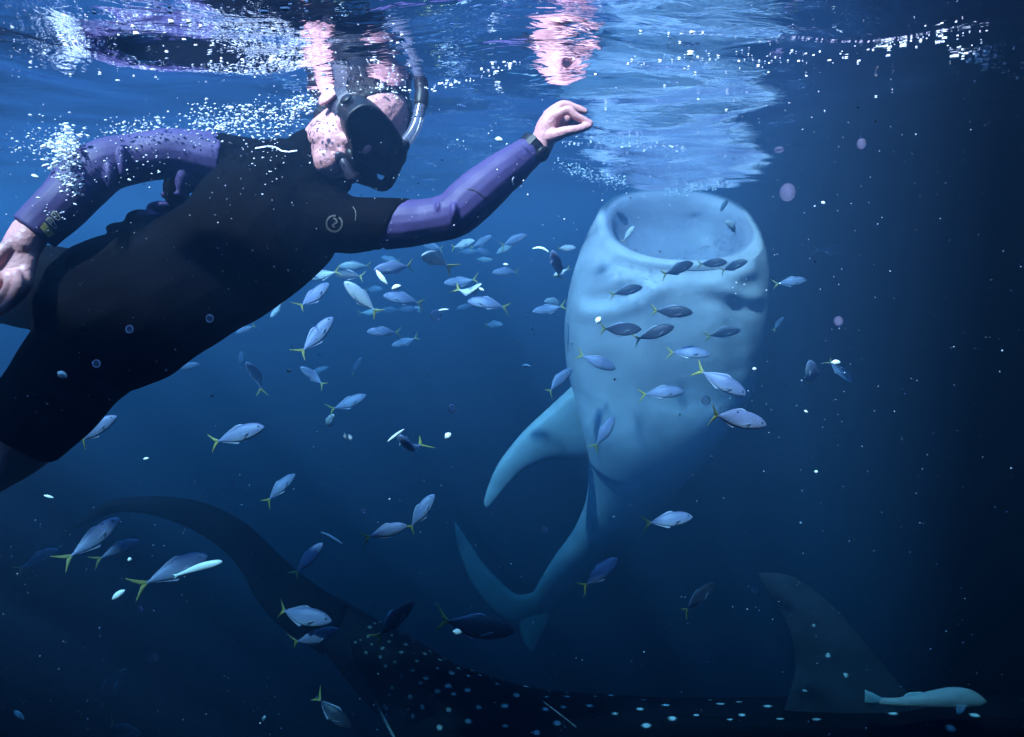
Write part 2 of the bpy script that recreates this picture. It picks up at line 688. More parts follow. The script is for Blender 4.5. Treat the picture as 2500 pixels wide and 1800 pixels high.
for i, r in enumerate(rows):
    c = P(*r[:3])
    w = px_m(r[3], r[2])
    t = Vector(P(*rows[min(i + 1, len(rows) - 1)][:3]) - P(*rows[max(i - 1, 0)][:3])).normalized()
    up = min(1.0, max(0.0, (i / (len(rows) - 1) - 0.45) / 0.3))
    b0 = (CF - t * CF.dot(t)).normalized()
    b = b0.lerp(DEPTH, up).normalized()
    a = CX - t * CX.dot(t)
    a = a.lerp(CX, up).normalized()
    ring = []
    for j in range(NR):
        f = 2 * pi * j / NR
        ca, sa = cos(f), sin(f)
        e = 0.85 if up > 0 else 1.0
        ca = math.copysign(abs(ca) ** e, ca)
        sa = math.copysign(abs(sa) ** e, sa)
        ring.append(c + a * (w * ca) + b * (r[4] * sa))
    rings.append(ring)
nb = len(rings)
# lips, then down into the mouth
cR = P(1654, 560, 3.79)
wR = px_m(200, 3.79)
ax_t = (cR - P(1640, 660, 3.84)).normalized()
for (dz, sc) in ((0.03, .985), (0.048, .95), (0.052, .905), (0.044, .86), (0.026, .82), (0.0, .79), (-0.06, .765), (-0.14, .72), (-0.20, .62), (-0.24, .45), (-0.26, .24), (-0.265, .08)):
    ring = []
    for j in range(NR):
        f = 2 * pi * j / NR
        ca, sa = cos(f), sin(f)
        ca = math.copysign(abs(ca) ** 0.85, ca)
        sa = math.copysign(abs(sa) ** 0.85, sa)
        ring.append(cR + ax_t * (dz * (0.72 + 0.28 * sa if dz > 0 else 1)) + CX * (wR * ca * sc) + DEPTH * (0.41 * sa * sc))
    rings.append(ring)
v, f = rings_mesh(rings)
sm = MB().add([p - so for p in v], f)
me = sm.mesh('body', M['shark_pale'])
co = coords(me)
W = co + np.array(so)
# picture coordinates of every vertex, for the folds of the throat
rel = W - np.array(CAM)
dd = rel @ np.array(CF)
ppx = 1250 + FPX * (rel @ np.array(CX)) / dd
ppy = 900 - FPX * (rel @ np.array(CU)) / dd
nv = len(co)
idx = np.arange(nv)
ringi = idx // NR
phi = 2 * np.pi * (idx % NR) / NR
front = np.clip((0.35 - np.sin(phi)) / 0.6, 0, 1) * (ringi < nb)


def ridge(pts, width):
    best = np.full(nv, 1e9)
    for (xa, ya), (xb, yb) in zip(pts[:-1], pts[1:]):
        ex, ey = xb - xa, yb - ya
        t = np.clip(((ppx - xa) * ex + (ppy - ya) * ey) / (ex * ex + ey * ey), 0, 1)
        best = np.minimum(best, np.hypot(ppx - xa - t * ex, ppy - ya - t * ey))
    return np.exp(-(best / width) ** 2)


g = (0.045 * 0.6 * ridge([(1425, 765), (1500, 762), (1560, 738), (1605, 705)], 20)
     - 0.035 * 0.6 * ridge([(1440, 730), (1500, 722), (1550, 700)], 18)
     + 0.04 * 0.6 * ridge([(1745, 690), (1770, 708), (1810, 722), (1845, 730)], 18)
     - 0.03 * 0.6 * ridge([(1740, 730), (1790, 748), (1840, 752)], 18)
     + 0.04 * 0.6 * ridge([(1440, 640), (1470, 655), (1500, 690)], 34)
     + 0.045 * 0.6 * ridge([(1838, 610), (1828, 665)], 22)
     - 0.035 * 0.6 * ridge([(1500, 650), (1600, 668), (1720, 662), (1800, 630)], 22)
     - 0.03 * 0.6 * ridge([(1820, 690), (1790, 790), (1800, 900)], 20)) * front
co = co - np.outer(g, np.array(CF))
set_coords(me, co)
# colour: pale below, slate with pale spots on the back; the back starts beyond the flank
sn = np.sin(phi)
dorsal = np.clip((sn - 0.12) / 0.25, 0, 1)
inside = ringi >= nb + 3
pale = np.array((0.56, 0.49, 0.54))
slate = np.array((0.05, 0.065, 0.09))
rgb = pale[None] * (1 - dorsal[:, None]) + slate[None] * dorsal[:, None]
spot = (np.sin(ringi * 1.05) * np.sin(phi * 18) > 0.55) & (dorsal > 0.04) & (ringi < nb - 40)
rgb[spot] = (0.6, 0.63, 0.66)
mott = 0.06 * np.sin(ppx * 0.045 + np.sin(ppy * 0.03) * 2) * np.sin(ppy * 0.052) 
rgb *= (1 + mott)[:, None]
rgb *= (1 + 0.7 * np.clip((ppy - 880) / 120, 0, 1) * (1 - dorsal))[:, None]  # lower trunk painted lighter to make up for the head's shadow on it
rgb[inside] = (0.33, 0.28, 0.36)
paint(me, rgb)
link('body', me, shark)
for nx_, ny_, ex_, ey_ in ((1506, 519, 1528, 534), (1774, 492, 1762, 512)):      # nostril grooves on the upper lip
    p0_, p1_ = (on_surface(BVHTree.FromPolygons([v.co + so for v in me.vertices], [tuple(p.vertices) for p in me.polygons]), *q, 0.0)[0] for q in ((nx_, ny_), (ex_, ey_)))
    if p0_ and p1_:
        nm_ = MB().add(*tube([(p0_ - so, .010), (p0_.lerp(p1_, .5) - so, .016), (p1_ - so, .009)], 3, 8))
        nme = nm_.mesh('nostril', M['shark_pale'])
        paint(nme, np.tile(np.array((0.06, 0.07, 0.10)), (len(nme.vertices), 1)))
        link('nostril', nme, shark)


def shark_fin(name, le, te, th, colr, parent, origin, mat, spots=None, per=4, n=14, nrm=None):
    L = [P(*q) - origin for q in le]
    T = [P(*q) - origin for q in te]
    v, f = fin(L, T, th, nrm or -CF, n, per)
    me = MB().add(v, f).mesh(name, mat)
    rgb = np.tile(np.array(colr), (len(me.vertices), 1))
    if spots is not None:
        c = coords(me) + np.array(origin)
        for (sx, sy, sd, sr, sc) in spots:
            q = np.array(P(sx, sy, sd))
            rgb[np.linalg.norm(c - q, axis=1) < sr] = sc
    paint(me, rgb)
    return link(name, me, parent)


PB = (0.48, 0.50, 0.55)
shark_fin('pectoral_fin',
          [(1400, 940, 4.05), (1340, 995, 4.06), (1270, 1062, 4.05), (1212, 1140, 4.02), (1183, 1215, 4.0), (1184, 1236, 4.0)],
          [(1520, 1075, 4.28), (1440, 1118, 4.2), (1345, 1122, 4.13), (1275, 1150, 4.06), (1212, 1218, 4.01), (1190, 1240, 4.0)],
          [0.13, 0.10, 0.075, 0.05, 0.02, 0.004], PB, shark, so, M['shark_pale'])
shark_fin('pectoral_fin',
          [(1835, 890, 4.2), (1880, 930, 4.3), (1930, 985, 4.45), (1948, 1010, 4.5)],
          [(1780, 1040, 4.35), (1840, 1040, 4.42), (1915, 1025, 4.5), (1946, 1014, 4.52)],
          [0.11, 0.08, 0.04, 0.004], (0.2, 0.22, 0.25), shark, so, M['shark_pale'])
shark_fin('pelvic_fin', [(1395, 1355, 5.33), (1410, 1385, 5.28), (1438, 1402, 5.26)], [(1478, 1340, 5.18), (1472, 1372, 5.22), (1452, 1400, 5.24)],
          [0.07, 0.045, 0.01], PB, shark, so, M['shark_pale'])
shark_fin('pelvic_fin', [(1510, 1262, 4.88), (1530, 1296, 4.88), (1552, 1320, 4.88)], [(1582, 1246, 4.88), (1580, 1285, 4.88), (1562, 1320, 4.88)],
          [0.07, 0.045, 0.01], PB, shark, so, M['shark_pale'])
shark_fin('tail_fin', [(1338, 1425, 5.88), (1265, 1452, 5.98), (1190, 1385, 5.98), (1140, 1315, 5.98), (1112, 1275, 5.98)],
          [(1318, 1510, 6.08), (1232, 1515, 6.08), (1160, 1440, 6.03), (1120, 1345, 6.00), (1110, 1278, 5.98)],
          [0.09, 0.07, 0.05, 0.03, 0.005], (0.40, 0.43, 0.47), shark, so, M['shark_pale'])
shark_fin('tail_fin', [(1270, 1455, 6.03), (1266, 1510, 6.08), (1276, 1565, 6.13), (1296, 1588, 6.14)],
          [(1362, 1440, 5.98), (1352, 1500, 6.06), (1322, 1558, 6.12), (1300, 1590, 6.14)],
          [0.09, 0.07, 0.04, 0.005], PB, shark, so, M['shark_pale'])

# ------------------------------------------------------------------ second whale shark, passing below
shark2 = empty('whale_shark', P(1500, 1950, 3.0))
tag(shark2, 'dark spotted whale shark gliding past along the bottom of the picture, tail raised at left', 'whale shark')
so2 = shark2.location.copy()
B = [(800, 1490, 3.35, 42, 0.06), (880, 1560, 3.3, 62, 0.09), (970, 1640, 3.22, 88, 0.14), (1090, 1758, 3.12, 132, 0.22),
     (1300, 1895, 3.02, 205, 0.34), (1550, 1980, 2.95, 262, 0.42), (1810, 2030, 2.9, 300, 0.48), (2150, 2050, 2.86, 322, 0.52),
     (2500, 2060, 2.85, 330, 0.54), (2900, 2065, 2.86, 318, 0.54), (3250, 2065, 2.9, 270, 0.50), (3420, 2065, 2.92, 190, 0.4)]
rows = catmull(B, 56)
ANG = np.concatenate([np.linspace(-1.55, 1.55, 300), np.linspace(1.55, 2 * pi - 1.55, 62)[1:-1]])
NR = len(ANG)
rings = []
for i, r in enumerate(rows):
    c = P(*r[:3])
    h = px_m(r[3], r[2])
    t = Vector(P(*rows[min(i + 1, len(rows) - 1)][:3]) - P(*rows[max(i - 1, 0)][:3])).normalized()
    b = (Vector((0, 1, 0)) - t * t.y).normalized()
    a = b.cross(t).normalized()
    if a.z < 0:
        a = -a
    ring = []
    for j in range(NR):
        f = ANG[j]
        rr = 1.0
        for rd, rw in ((0.0, 0.045), (0.62, 0.04), (1.05, 0.04), (-0.62, 0.04), (-1.05, 0.04)):   # ridges along the back
            rr += 0.018 * math.exp(-((((f - rd + pi) % (2 * pi)) - pi) / rw) ** 2)
        ring.append(c + a * (h * cos(f) * rr) + b * (r[4] * sin(f) * rr))
    rings.append(ring)
v, f = rings_mesh(rings)
me = MB().add([p - so2 for p in v], f).mesh('body', M['shark_spot'])
co = coords(me) + np.array(so2)
nv = len(co)
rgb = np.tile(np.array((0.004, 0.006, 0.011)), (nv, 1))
idx = np.arange(nv)
ri, ji = idx // NR, idx % NR
phi = ANG[ji]
phi = np.where(phi > np.pi, phi - 2 * np.pi, phi)
belly = np.abs(phi) > 2.2
rgb[belly] = (0.5, 0.52, 0.55)
# spots stand in rows across the back
c0 = co[:, :]
sp = []
srng = np.random.default_rng(3)
nrow = len(rows)
for k, row in enumerate(range(64, nrow - 20, 15)):
    for m, a0 in enumerate(np.arange(-1.4, 1.45, 0.3)):
        a1 = a0 + (0.18 if k % 2 else 0) + srng.normal(0, 0.04)
        rr = row + srng.normal(0, 1.8)
        i0 = int(np.clip(rr, 0, nrow - 1)) * NR + int(np.argmin(np.abs(ANG - a1)))
        if srng.random() < 0.88:
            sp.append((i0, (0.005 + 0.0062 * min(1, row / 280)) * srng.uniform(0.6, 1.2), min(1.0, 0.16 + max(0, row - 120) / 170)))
for i0, rad, br_ in sp:
    q = co[i0]
    near = np.abs(co[:, 0] - q[0]) < 0.1
    dist = np.linalg.norm((co[near] - q) * np.array((0.75, 1, 1)), axis=1)
    w = np.clip((rad * 1.25 - dist) / (rad * 0.5), 0, 1)[:, None]
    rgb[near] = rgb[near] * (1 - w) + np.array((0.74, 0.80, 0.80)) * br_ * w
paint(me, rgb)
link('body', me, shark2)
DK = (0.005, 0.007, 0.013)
LT = (0.5, 0.62, 0.66)
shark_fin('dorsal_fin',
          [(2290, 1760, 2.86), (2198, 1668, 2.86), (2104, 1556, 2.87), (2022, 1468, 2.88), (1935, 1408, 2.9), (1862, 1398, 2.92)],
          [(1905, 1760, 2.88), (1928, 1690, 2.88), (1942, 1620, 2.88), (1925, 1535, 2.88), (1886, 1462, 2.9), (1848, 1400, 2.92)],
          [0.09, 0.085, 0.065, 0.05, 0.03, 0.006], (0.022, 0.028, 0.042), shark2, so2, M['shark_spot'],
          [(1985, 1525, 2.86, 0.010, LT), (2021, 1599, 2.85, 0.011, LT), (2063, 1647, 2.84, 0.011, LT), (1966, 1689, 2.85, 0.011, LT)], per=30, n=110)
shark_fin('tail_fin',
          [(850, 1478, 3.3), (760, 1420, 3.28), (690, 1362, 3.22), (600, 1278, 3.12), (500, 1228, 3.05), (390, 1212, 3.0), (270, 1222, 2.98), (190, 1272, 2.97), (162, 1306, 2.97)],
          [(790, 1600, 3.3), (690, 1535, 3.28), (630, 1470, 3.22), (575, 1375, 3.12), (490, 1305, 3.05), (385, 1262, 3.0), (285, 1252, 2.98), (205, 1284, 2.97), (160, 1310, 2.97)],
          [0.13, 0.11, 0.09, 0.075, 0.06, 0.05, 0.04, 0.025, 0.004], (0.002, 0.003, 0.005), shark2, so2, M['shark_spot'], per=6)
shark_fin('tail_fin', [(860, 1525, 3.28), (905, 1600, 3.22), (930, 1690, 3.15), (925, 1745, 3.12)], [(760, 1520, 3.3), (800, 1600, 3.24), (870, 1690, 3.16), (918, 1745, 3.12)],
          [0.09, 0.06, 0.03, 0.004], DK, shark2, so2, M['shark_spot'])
ev, ef = tube([(P(1328, 1714, 2.65) - so2, 0.0012), (P(1362, 1740, 2.66) - so2, 0.002), (P(1406, 1775, 2.69) - so2, 0.0035)], 4, 6)
eb = MB().add(ev, ef)
me = eb.mesh('fin_edge', M['shark_spot'])
paint(me, np.tile(np.array((0.5, 0.5, 0.58)), (len(me.vertices), 1)))
link('fin_edge', me, shark2)

# ------------------------------------------------------------------ remora riding above the dark shark
rem = empty('remora', P(2260, 1708, 2.55))
tag(rem, 'long pale remora swimming beside the dorsal fin of the dark spotted whale shark', 'remora')
ro = rem.location.copy()
rd = 2.55
R = [(2150, 1712, 8, 0.008), (2190, 1714, 10, 0.011), (2240, 1711, 15, 0.018), (2290, 1706, 22, 0.026), (2330, 1704, 25, 0.03), (2365, 1706, 23, 0.028), (2390, 1710, 14, 0.02), (2402, 1712, 6, 0.009)]
rv, rf = tube([(P(a, b, rd) - ro, px_m(c, rd), d) for a, b, c, d in R], 5, 20)
me = MB().add(rv, rf).mesh('body', M['remora'])
rc = coords(me)
ru = np.clip((rc @ np.array(CU)) / 0.035 * 0.5 + 0.5, 0, 1)[:, None]
paint(me, np.array((0.66, 0.70, 0.68)) * (1 - ru) + np.array((0.26, 0.33, 0.36)) * ru)
link('body', me, rem)
shark_fin('tail_fin', [(2158, 1706, rd), (2135, 1694, rd), (2112, 1684, rd)], [(2158, 1718, rd), (2126, 1720, rd), (2111, 1718, rd)], [0.012, 0.008, 0.003], (0.2, 0.36, 0.42), rem, ro, M['remora'])
shark_fin('pectoral_fin', [(2362, 1722, rd - .03), (2356, 1734, rd - .04), (2346, 1742, rd - .05)], [(2336, 1722, rd - .03), (2334, 1736, rd - .04), (2336, 1743, rd - .05)], [0.012, 0.008, 0.003], (0.42, 0.55, 0.58), rem, ro, M['remora'])
shark_fin('dorsal_fin', [(2262, 1694, rd), (2246, 1689, rd), (2232, 1690, rd)], [(2205, 1704, rd), (2208, 1697, rd), (2216, 1692, rd)], [0.01, 0.006, 0.003], (0.3, 0.44, 0.48), rem, ro, M['remora'])
for s in (1,):
    ev, ef = ellipsoid(P(2384, 1707, rd - 0.019) - ro, (CX * 0.005, CU * 0.005, CF * 0.004), 10, 6)
    link('eye', MB().add(ev, ef).mesh('eye', M['fisheye']), rem)
# ------------------------------------------------------------------ snorkeller
person = empty('person', P(600, 620, 1.47))
tag(person, 'snorkeller in black wetsuit with violet sleeves swimming at the surface, one arm stretched out', 'person')
po = person.location.copy()
PX = 1.45 / FPX


def chain(pts, per=5, n=18, grow=0.0, ends=True):
    """(px, py, d, half width px [, half depth m])"""
    q = []
    for p in pts:
        w = p[3] / FPX * p[2]
        q.append((P(p[0], p[1], p[2]) - po, w + grow, (p[4] if len(p) > 4 else w) + grow))
    return tube(q, per, n, None, ends)


TORSO = [(790, 428, 1.50, 70, .062), (745, 452, 1.49, 135, .088), (675, 515, 1.48, 176, .112), (585, 612, 1.47, 164, .112),
         (495, 668, 1.46, 160, .108), (405, 712, 1.46, 172, .112), (305, 760, 1.46, 190, .118), (225, 790, 1.46, 178, .112)]
L_ARM = [(760, 520, 1.47, 88), (835, 545, 1.45, 68), (890, 549, 1.44, 59), (960, 549, 1.43, 56), (1040, 541, 1.43, 50), (1105, 525, 1.42, 52), (1150, 488, 1.42, 54),
         (1210, 436, 1.43, 49), (1262, 396, 1.44, 40), (1296, 368, 1.45, 33), (1313, 348, 1.45, 31)]
R_ARM = [(640, 430, 1.50, 85), (545, 393, 1.47, 66), (440, 375, 1.44, 55), (340, 386, 1.42, 54), (262, 404, 1.39, 56), (205, 446, 1.37, 57),
         (155, 500, 1.35, 54), (108, 545, 1.34, 49), (82, 570, 1.33, 43), (62, 598, 1.325, 44)]
L_LEG = [(270, 800, 1.47, 150, .115), (190, 895, 1.46, 122, .105), (110, 995, 1.45, 112, .095), (20, 1085, 1.44, 99, .085), (-60, 1150, 1.43, 82, .075),
         (-150, 1220, 1.5, 74, .065), (-260, 1300, 1.6, 60, .055), (-400, 1390, 1.72, 42, .04), (-455, 1420, 1.76, 40, .04), (-560, 1470, 1.8, 30, .03)]
R_LEG = [(255, 760, 1.5, 140, .115), (150, 715, 1.54, 112, .105), (40, 697, 1.57, 98, .095), (-80, 690, 1.6, 92, .085), (-190, 690, 1.63, 78, .07),
         (-330, 700, 1.7, 66, .06), (-480, 715, 1.78, 46, .04), (-540, 725, 1.8, 44, .045), (-660, 770, 1.84, 30, .03)]

body = MB()
for c in (TORSO, L_ARM, R_ARM, L_LEG, R_LEG):
    body.add(*chain(c, grow=-0.006))
# head: face turned down to the right and towards the camera
hw = CU
toward = -CF
HF = (CX * 0.42 - hw * 0.56 + toward * 0.71).normalized()
HU = (CX * 0.80 + hw * 0.60)
HU = (HU - HF * HU.dot(HF)).normalized()
HR = HF.cross(HU).normalized()
if HR.dot(toward) < 0:
    HR = -HR
HC = P(872, 311, 1.47) - po
HS = 1.06


def H(f, u, r):
    return HC + (HF * f + HU * u + HR * r) * HS


def hell(c, f, u, r, tilt=0.0):
    a, b = HF * cos(tilt) + HU * sin(tilt), HU * cos(tilt) - HF * sin(tilt)
    return ellipsoid(c, (a * f * HS, HR * r * HS, b * u * HS), 20, 14)


body.add(*hell(H(-0.012, 0.035, 0), 0.097, 0.085, 0.076))            # skull
body.add(*hell(H(0.030, -0.030, 0), 0.062, 0.085, 0.062, 0.15))      # face
body.add(*hell(H(0.058, -0.088, 0), 0.032, 0.030, 0.036))            # chin
for s in (-1, 1):
    body.add(*hell(H(0.022, -0.062, 0.042 * s), 0.040, 0.034, 0.022))     # jaw
    body.add(*hell(H(0.062, -0.012, 0.036 * s), 0.026, 0.024, 0.026))     # cheek bone
    body.add(*hell(H(0.074, -0.034, 0.020 * s), 0.020, 0.016, 0.020))     # cheek pressed by the mask
    body.add(*hell(H(-0.012, -0.004, 0.078 * s), 0.020, 0.033, 0.008, 0.25))   # ear
    body.add(*hell(H(-0.020, -0.004, 0.082 * s), 0.010, 0.030, 0.007, 0.25))
    body.add(*hell(H(0.074, 0.030, 0.026 * s), 0.016, 0.010, 0.026))      # brow
body.add(*hell(H(0.098, -0.020, 0), 0.020, 0.026, 0.015, -0.3))      # nose
body.add(*hell(H(0.084, -0.056, 0), 0.017, 0.008, 0.026))            # upper lip
body.add(*hell(H(0.083, -0.072, 0), 0.016, 0.008, 0.023))            # lower lip
body.add(*tube([(P(795, 425, 1.5) - po, 0.062), (H(-0.02, -0.075, 0), 0.056), (H(-0.02, -0.01, 0), 0.06)], 4, 18))


# left hand: thumb and forefinger pinching
def hz(X, Y, d):
    return P(1260 + X / 9.07, 220 + Y / 9.07, d) - po


def finger(mb, pts, rr, conv):
    mb.add(*tube([(conv(*p), r) for p, r in zip(pts, rr)], 4, 12))


body.add(*tube([(hz(420, 1420, 1.45), .024, .029), (hz(540, 1280, 1.45), .0245, .029), (hz(620, 1080, 1.45), .0255, .033), (hz(700, 860, 1.45), .0265, .038),
                (hz(800, 690, 1.45), .024, .040), (hz(880, 580, 1.45), .017, .038)], 4, 18))
body.add(*tube([(hz(760, 860, 1.458), .024, .026), (hz(930, 760, 1.46), .022, .026), (hz(1090, 690, 1.462), .015, .022)], 4, 16))
finger(body, [(720, 660, 1.425), (930, 540, 1.418), (1160, 440, 1.412), (1290, 560, 1.412), (1480, 660, 1.415), (1650, 735, 1.418)], [.0115, .0105, .0098, .0088, .008, .0066], hz)   # forefinger
finger(body, [(700, 560, 1.445), (900, 400, 1.443), (1080, 330, 1.442), (1280, 390, 1.442), (1430, 440, 1.442), (1530, 480, 1.442)], [.012, .011, .0102, .0092, .0084, .0068], hz)     # middle finger
finger(body, [(760, 600, 1.466), (960, 500, 1.468), (1120, 470, 1.468), (1260, 600, 1.466), (1360, 720, 1.464)], [.011, .010, .0092, .0084, .0066], hz)                               # ring finger
finger(body, [(800, 720, 1.484), (980, 690, 1.488), (1130, 720, 1.488), (1290, 800, 1.482), (1430, 830, 1.476)], [.0098, .0088, .008, .0072, .0056], hz)                                 # little finger
finger(body, [(660, 1060, 1.435), (850, 1010, 1.42), (1080, 930, 1.41), (1330, 880, 1.408), (1520, 830, 1.412), (1620, 800, 1.416)], [.016, .0145, .012, .0098, .0088, .0066], hz)       # thumb


# right hand hanging back along the thigh
def rz(X, Y, d):
    return P(X / 4.05, 330 + Y / 4.05, d) - po


body.add(*tube([(rz(300, 940, 1.335), .034, .026), (rz(240, 1030, 1.33), .034, .024), (rz(190, 1150, 1.325), .038, .022), (rz(150, 1290, 1.32), .041, .021), (rz(120, 1400, 1.315), .038, .017)], 4, 18))
finger(body, [(255, 1330, 1.312), (275, 1450, 1.312), (210, 1570, 1.315), (100, 1680, 1.325), (10, 1760, 1.335)], [.0115, .0112, .010, .009, .007], rz)
finger(body, [(170, 1380, 1.300), (190, 1500, 1.298), (110, 1640, 1.302), (0, 1740, 1.312), (-90, 1810, 1.322)], [.012, .0115, .0102, .0092, .007], rz)
finger(body, [(90, 1390, 1.300), (95, 1500, 1.298), (10, 1620, 1.302), (-90, 1710, 1.312), (-170, 1770, 1.322)], [.0115, .011, .0098, .0088, .0068], rz)
finger(body, [(10, 1360, 1.306), (0, 1450, 1.306), (-80, 1550, 1.31), (-160, 1620, 1.318), (-220, 1670, 1.326)], [.0105, .0095, .0085, .0076, .006], rz)
finger(body, [(120, 1090, 1.31), (20, 1170, 1.30), (-60, 1290, 1.298), (-110, 1400, 1.302), (-140, 1480, 1.308)], [.016, .014, .0115, .010, .0075], rz)
me = remesh(body, 'body', 0.0024, 7, M['skin'])
body_o = link('body', me, person)

# wetsuit: black trunk and short legs
suit = MB()
suit.add(*chain(TORSO, grow=0.001))
suit.add(*chain([p for p in L_LEG[:3]] + [(44, 1064, 1.438, 101, .085)], grow=0.002, ends=False))
suit.add(*chain(R_LEG[:5], grow=0.001))
suit.add(*chain(L_ARM[:4], grow=0.0055, ends=False))
suit.add(*chain(R_ARM[:2] + [(505, 385, 1.457, 60)], grow=0.001))
suit.add(*tube([(P(790, 428, 1.50) - po, 0.068), (H(-0.022, -0.115, 0), 0.064)], 4, 18))
for (x, y, d, a, b, c) in ((350, 535, 1.45, 42, 22, .03), (300, 560, 1.45, 40, 18, .03), (430, 470, 1.45, 24, 45, .04)):
    suit.add(*ellipsoid(P(x, y, d) - po, (CX * a * PX, CU * b * PX, CF * c), 14, 8))
me = remesh(suit, 'wetsuit', 0.0042, 5, M['neoprene'])
co = coords(me)
n = np.empty(len(me.vertices) * 3)
me.vertices.foreach_get('normal', n)
n = n.reshape(-1, 3)
wr_ = np.sin(co[:, 0] * 46 + np.sin(co[:, 2] * 23) * 2.2 + co[:, 1] * 20) * np.sin(co[:, 2] * 31 + np.sin(co[:, 0] * 17) * 2)
co = co + n * (wr_ * 0.0018)[:, None]
q = co + np.array(po) - np.array(CAM)
dz_ = q @ np.array(CF)
sx_, sy_ = 1250 + FPX * (q @ np.array(CX)) / dz_, 900 - FPX * (q @ np.array(CU)) / dz_
shift = np.clip((sx_ - 905) / 50, 0, 1) * (560 - sy_) * 0.7 * ((sy_ > 470) & (sy_ < 640))     # slanted end of the short black sleeve
set_coords(me, co + np.outer(shift / FPX * dz_, np.array(CX)))
suit_o = link('wetsuit', me, person)
suit_bvh = BVHTree.FromPolygons([v.co + po for v in me.vertices], [tuple(p.vertices) for p in me.polygons])

# sleeves
sl = MB()
sl.add(*chain([(935, 551, 1.433, 57), (990, 547, 1.43, 54), (1040, 541, 1.43, 51), (1105, 525, 1.42, 53), (1150, 488, 1.42, 55), (1210, 436, 1.43, 50), (1262, 396, 1.44, 41), (1292, 371, 1.449, 36)], grow=0.003, ends=False))
for (x, y, d, a, b) in ((1088, 500, 1.41, 16, 8), (1072, 512, 1.40, 8, 22), (1110, 520, 1.385, 12, 26), (1128, 560, 1.42, 22, 12)):
    sl.add(*ellipsoid(P(x, y, d) - po, (CX * a * PX, CU * b * PX, CF * 0.03), 12, 8))
mel = remesh(sl, 'sleeve', 0.003, 4, M['sleeve'])
link('sleeve', mel, person)
sr = MB()
sr.add(*chain([(540, 393, 1.467, 62), (440, 375, 1.44, 56), (340, 386, 1.42, 55), (262, 404, 1.39, 57), (205, 446, 1.37, 58), (155, 500, 1.35, 55), (108, 545, 1.34, 52), (84, 568, 1.333, 50)], grow=0.003, ends=False))
for (x, y, d, a, b, c) in ((447, 448, 1.44, 15, 32, .025), (425, 478, 1.44, 30, 13, .025), (398, 505, 1.44, 26, 12, .025), (368, 527, 1.44, 34, 11, .025), (385, 515, 1.46, 22, 22, .03), (460, 430, 1.45, 26, 40, .04),
                           (300, 392, 1.36, 9, 40, .012), (268, 430, 1.35, 11, 32, .012)):
    sr.add(*ellipsoid(P(x, y, d) - po, (CX * a * PX, CU * b * PX, CF * c), 14, 8))
mer = remesh(sr, 'sleeve', 0.003, 3, M['sleeve'])
for mm, kk in ((mel, 60), (mer, 55)):
    co = coords(mm)
    n = np.empty(len(mm.vertices) * 3)
    mm.vertices.foreach_get('normal', n)
    n = n.reshape(-1, 3)
    set_coords(mm, co + n * (np.sin(co[:, 0] * kk + np.sin(co[:, 2] * 40) * 1.6) * np.sin(co[:, 2] * 28 + co[:, 1] * 30) * 0.0013)[:, None])
sleeve_r = link('sleeve', mer, person)
bvh_l = BVHTree.FromPolygons([v.co + po for v in mel.vertices], [tuple(p.vertices) for p in mel.polygons])
bvh_r = BVHTree.FromPolygons([v.co + po for v in mer.vertices], [tuple(p.vertices) for p in mer.polygons])


def print_on(bvh, strokes, width, name, mat, parent, lift=0.0012):
    """flat print or piping that follows the cloth: strokes of photo points"""
    mb = MB()
    for st in strokes:
        pts = []
        for (a, b), (c, d) in zip(st[:-1], st[1:]):
            k = max(2, int(math.hypot(c - a, d - b) / 4))
            for i in range(k):
                pts.append((a + (c - a) * i / k, b + (d - b) * i / k))
        pts.append(st[-1])
        L, R_ = [], []
        for i, (x, y) in enumerate(pts):
            xa, ya = pts[max(i - 1, 0)]
            xb, yb = pts[min(i + 1, len(pts) - 1)]
            l = math.hypot(xb - xa, yb - ya) or 1
            ox, oy = -(yb - ya) / l * width / 2, (xb - xa) / l * width / 2
            a, _ = on_surface(bvh, x + ox, y + oy, lift)
            b, _ = on_surface(bvh, x - ox, y - oy, lift)
            if a is None or b is None or (L and ((a - L[-1]).length > 0.03 or (b - R_[-1]).length > 0.03)):
                continue
            L.append(a)
            R_.append(b)
        for i in range(len(L) - 1):
            o = len(mb.v)
            # a thin strip with real thickness
            q = [L[i], R_[i], R_[i + 1], L[i + 1]]
            nn = (q[1] - q[0]).cross(q[3] - q[0])
            if nn.length < 1e-12:
                continue
            nn.normalize()
            if nn.dot(CF) > 0:
                nn = -nn
            lo = [p - nn * 0.0012 - po for p in q]
            q = [p - po for p in q]
            mb.v += [tuple(p) for p in q + lo]
            mb.f += [(o, o + 1, o + 2, o + 3), (o, o + 4, o + 5, o + 1), (o + 1, o + 5, o + 6, o + 2), (o + 2, o + 6, o + 7, o + 3), (o + 3, o + 7, o + 4, o)]
    ob = link(name, mb.mesh(name, mat, False), parent)
    return ob


def q4(pts):
    return [(X / 4.05, 330 + Y / 4.05) for X, Y in pts]


print_on(bvh_r, [q4([(420, 890), (470, 950), (505, 1000)]), q4([(432, 870), (490, 935), (525, 985)]), q4([(412, 905), (450, 960), (490, 1005)])], 7.5, 'yellow_bar', M['yellow'], sleeve_r)
print_on(bvh_r, [q4([(455, 845), (480, 815), (510, 822), (560, 905), (545, 925), (520, 905), (470, 850)]),
                 q4([(505, 790), (530, 752), (558, 760), (600, 822), (575, 845), (550, 825), (512, 790)]),
                 q4([(480, 820), (515, 870)]), q4([(530, 765), (565, 810)])], 3.4, 'cuff_lettering', M['cream'], sleeve_r, 0.0018)
def q0(pts):
    return [(680 + X * .3674, 100 + Y * .3674) for X, Y in pts]


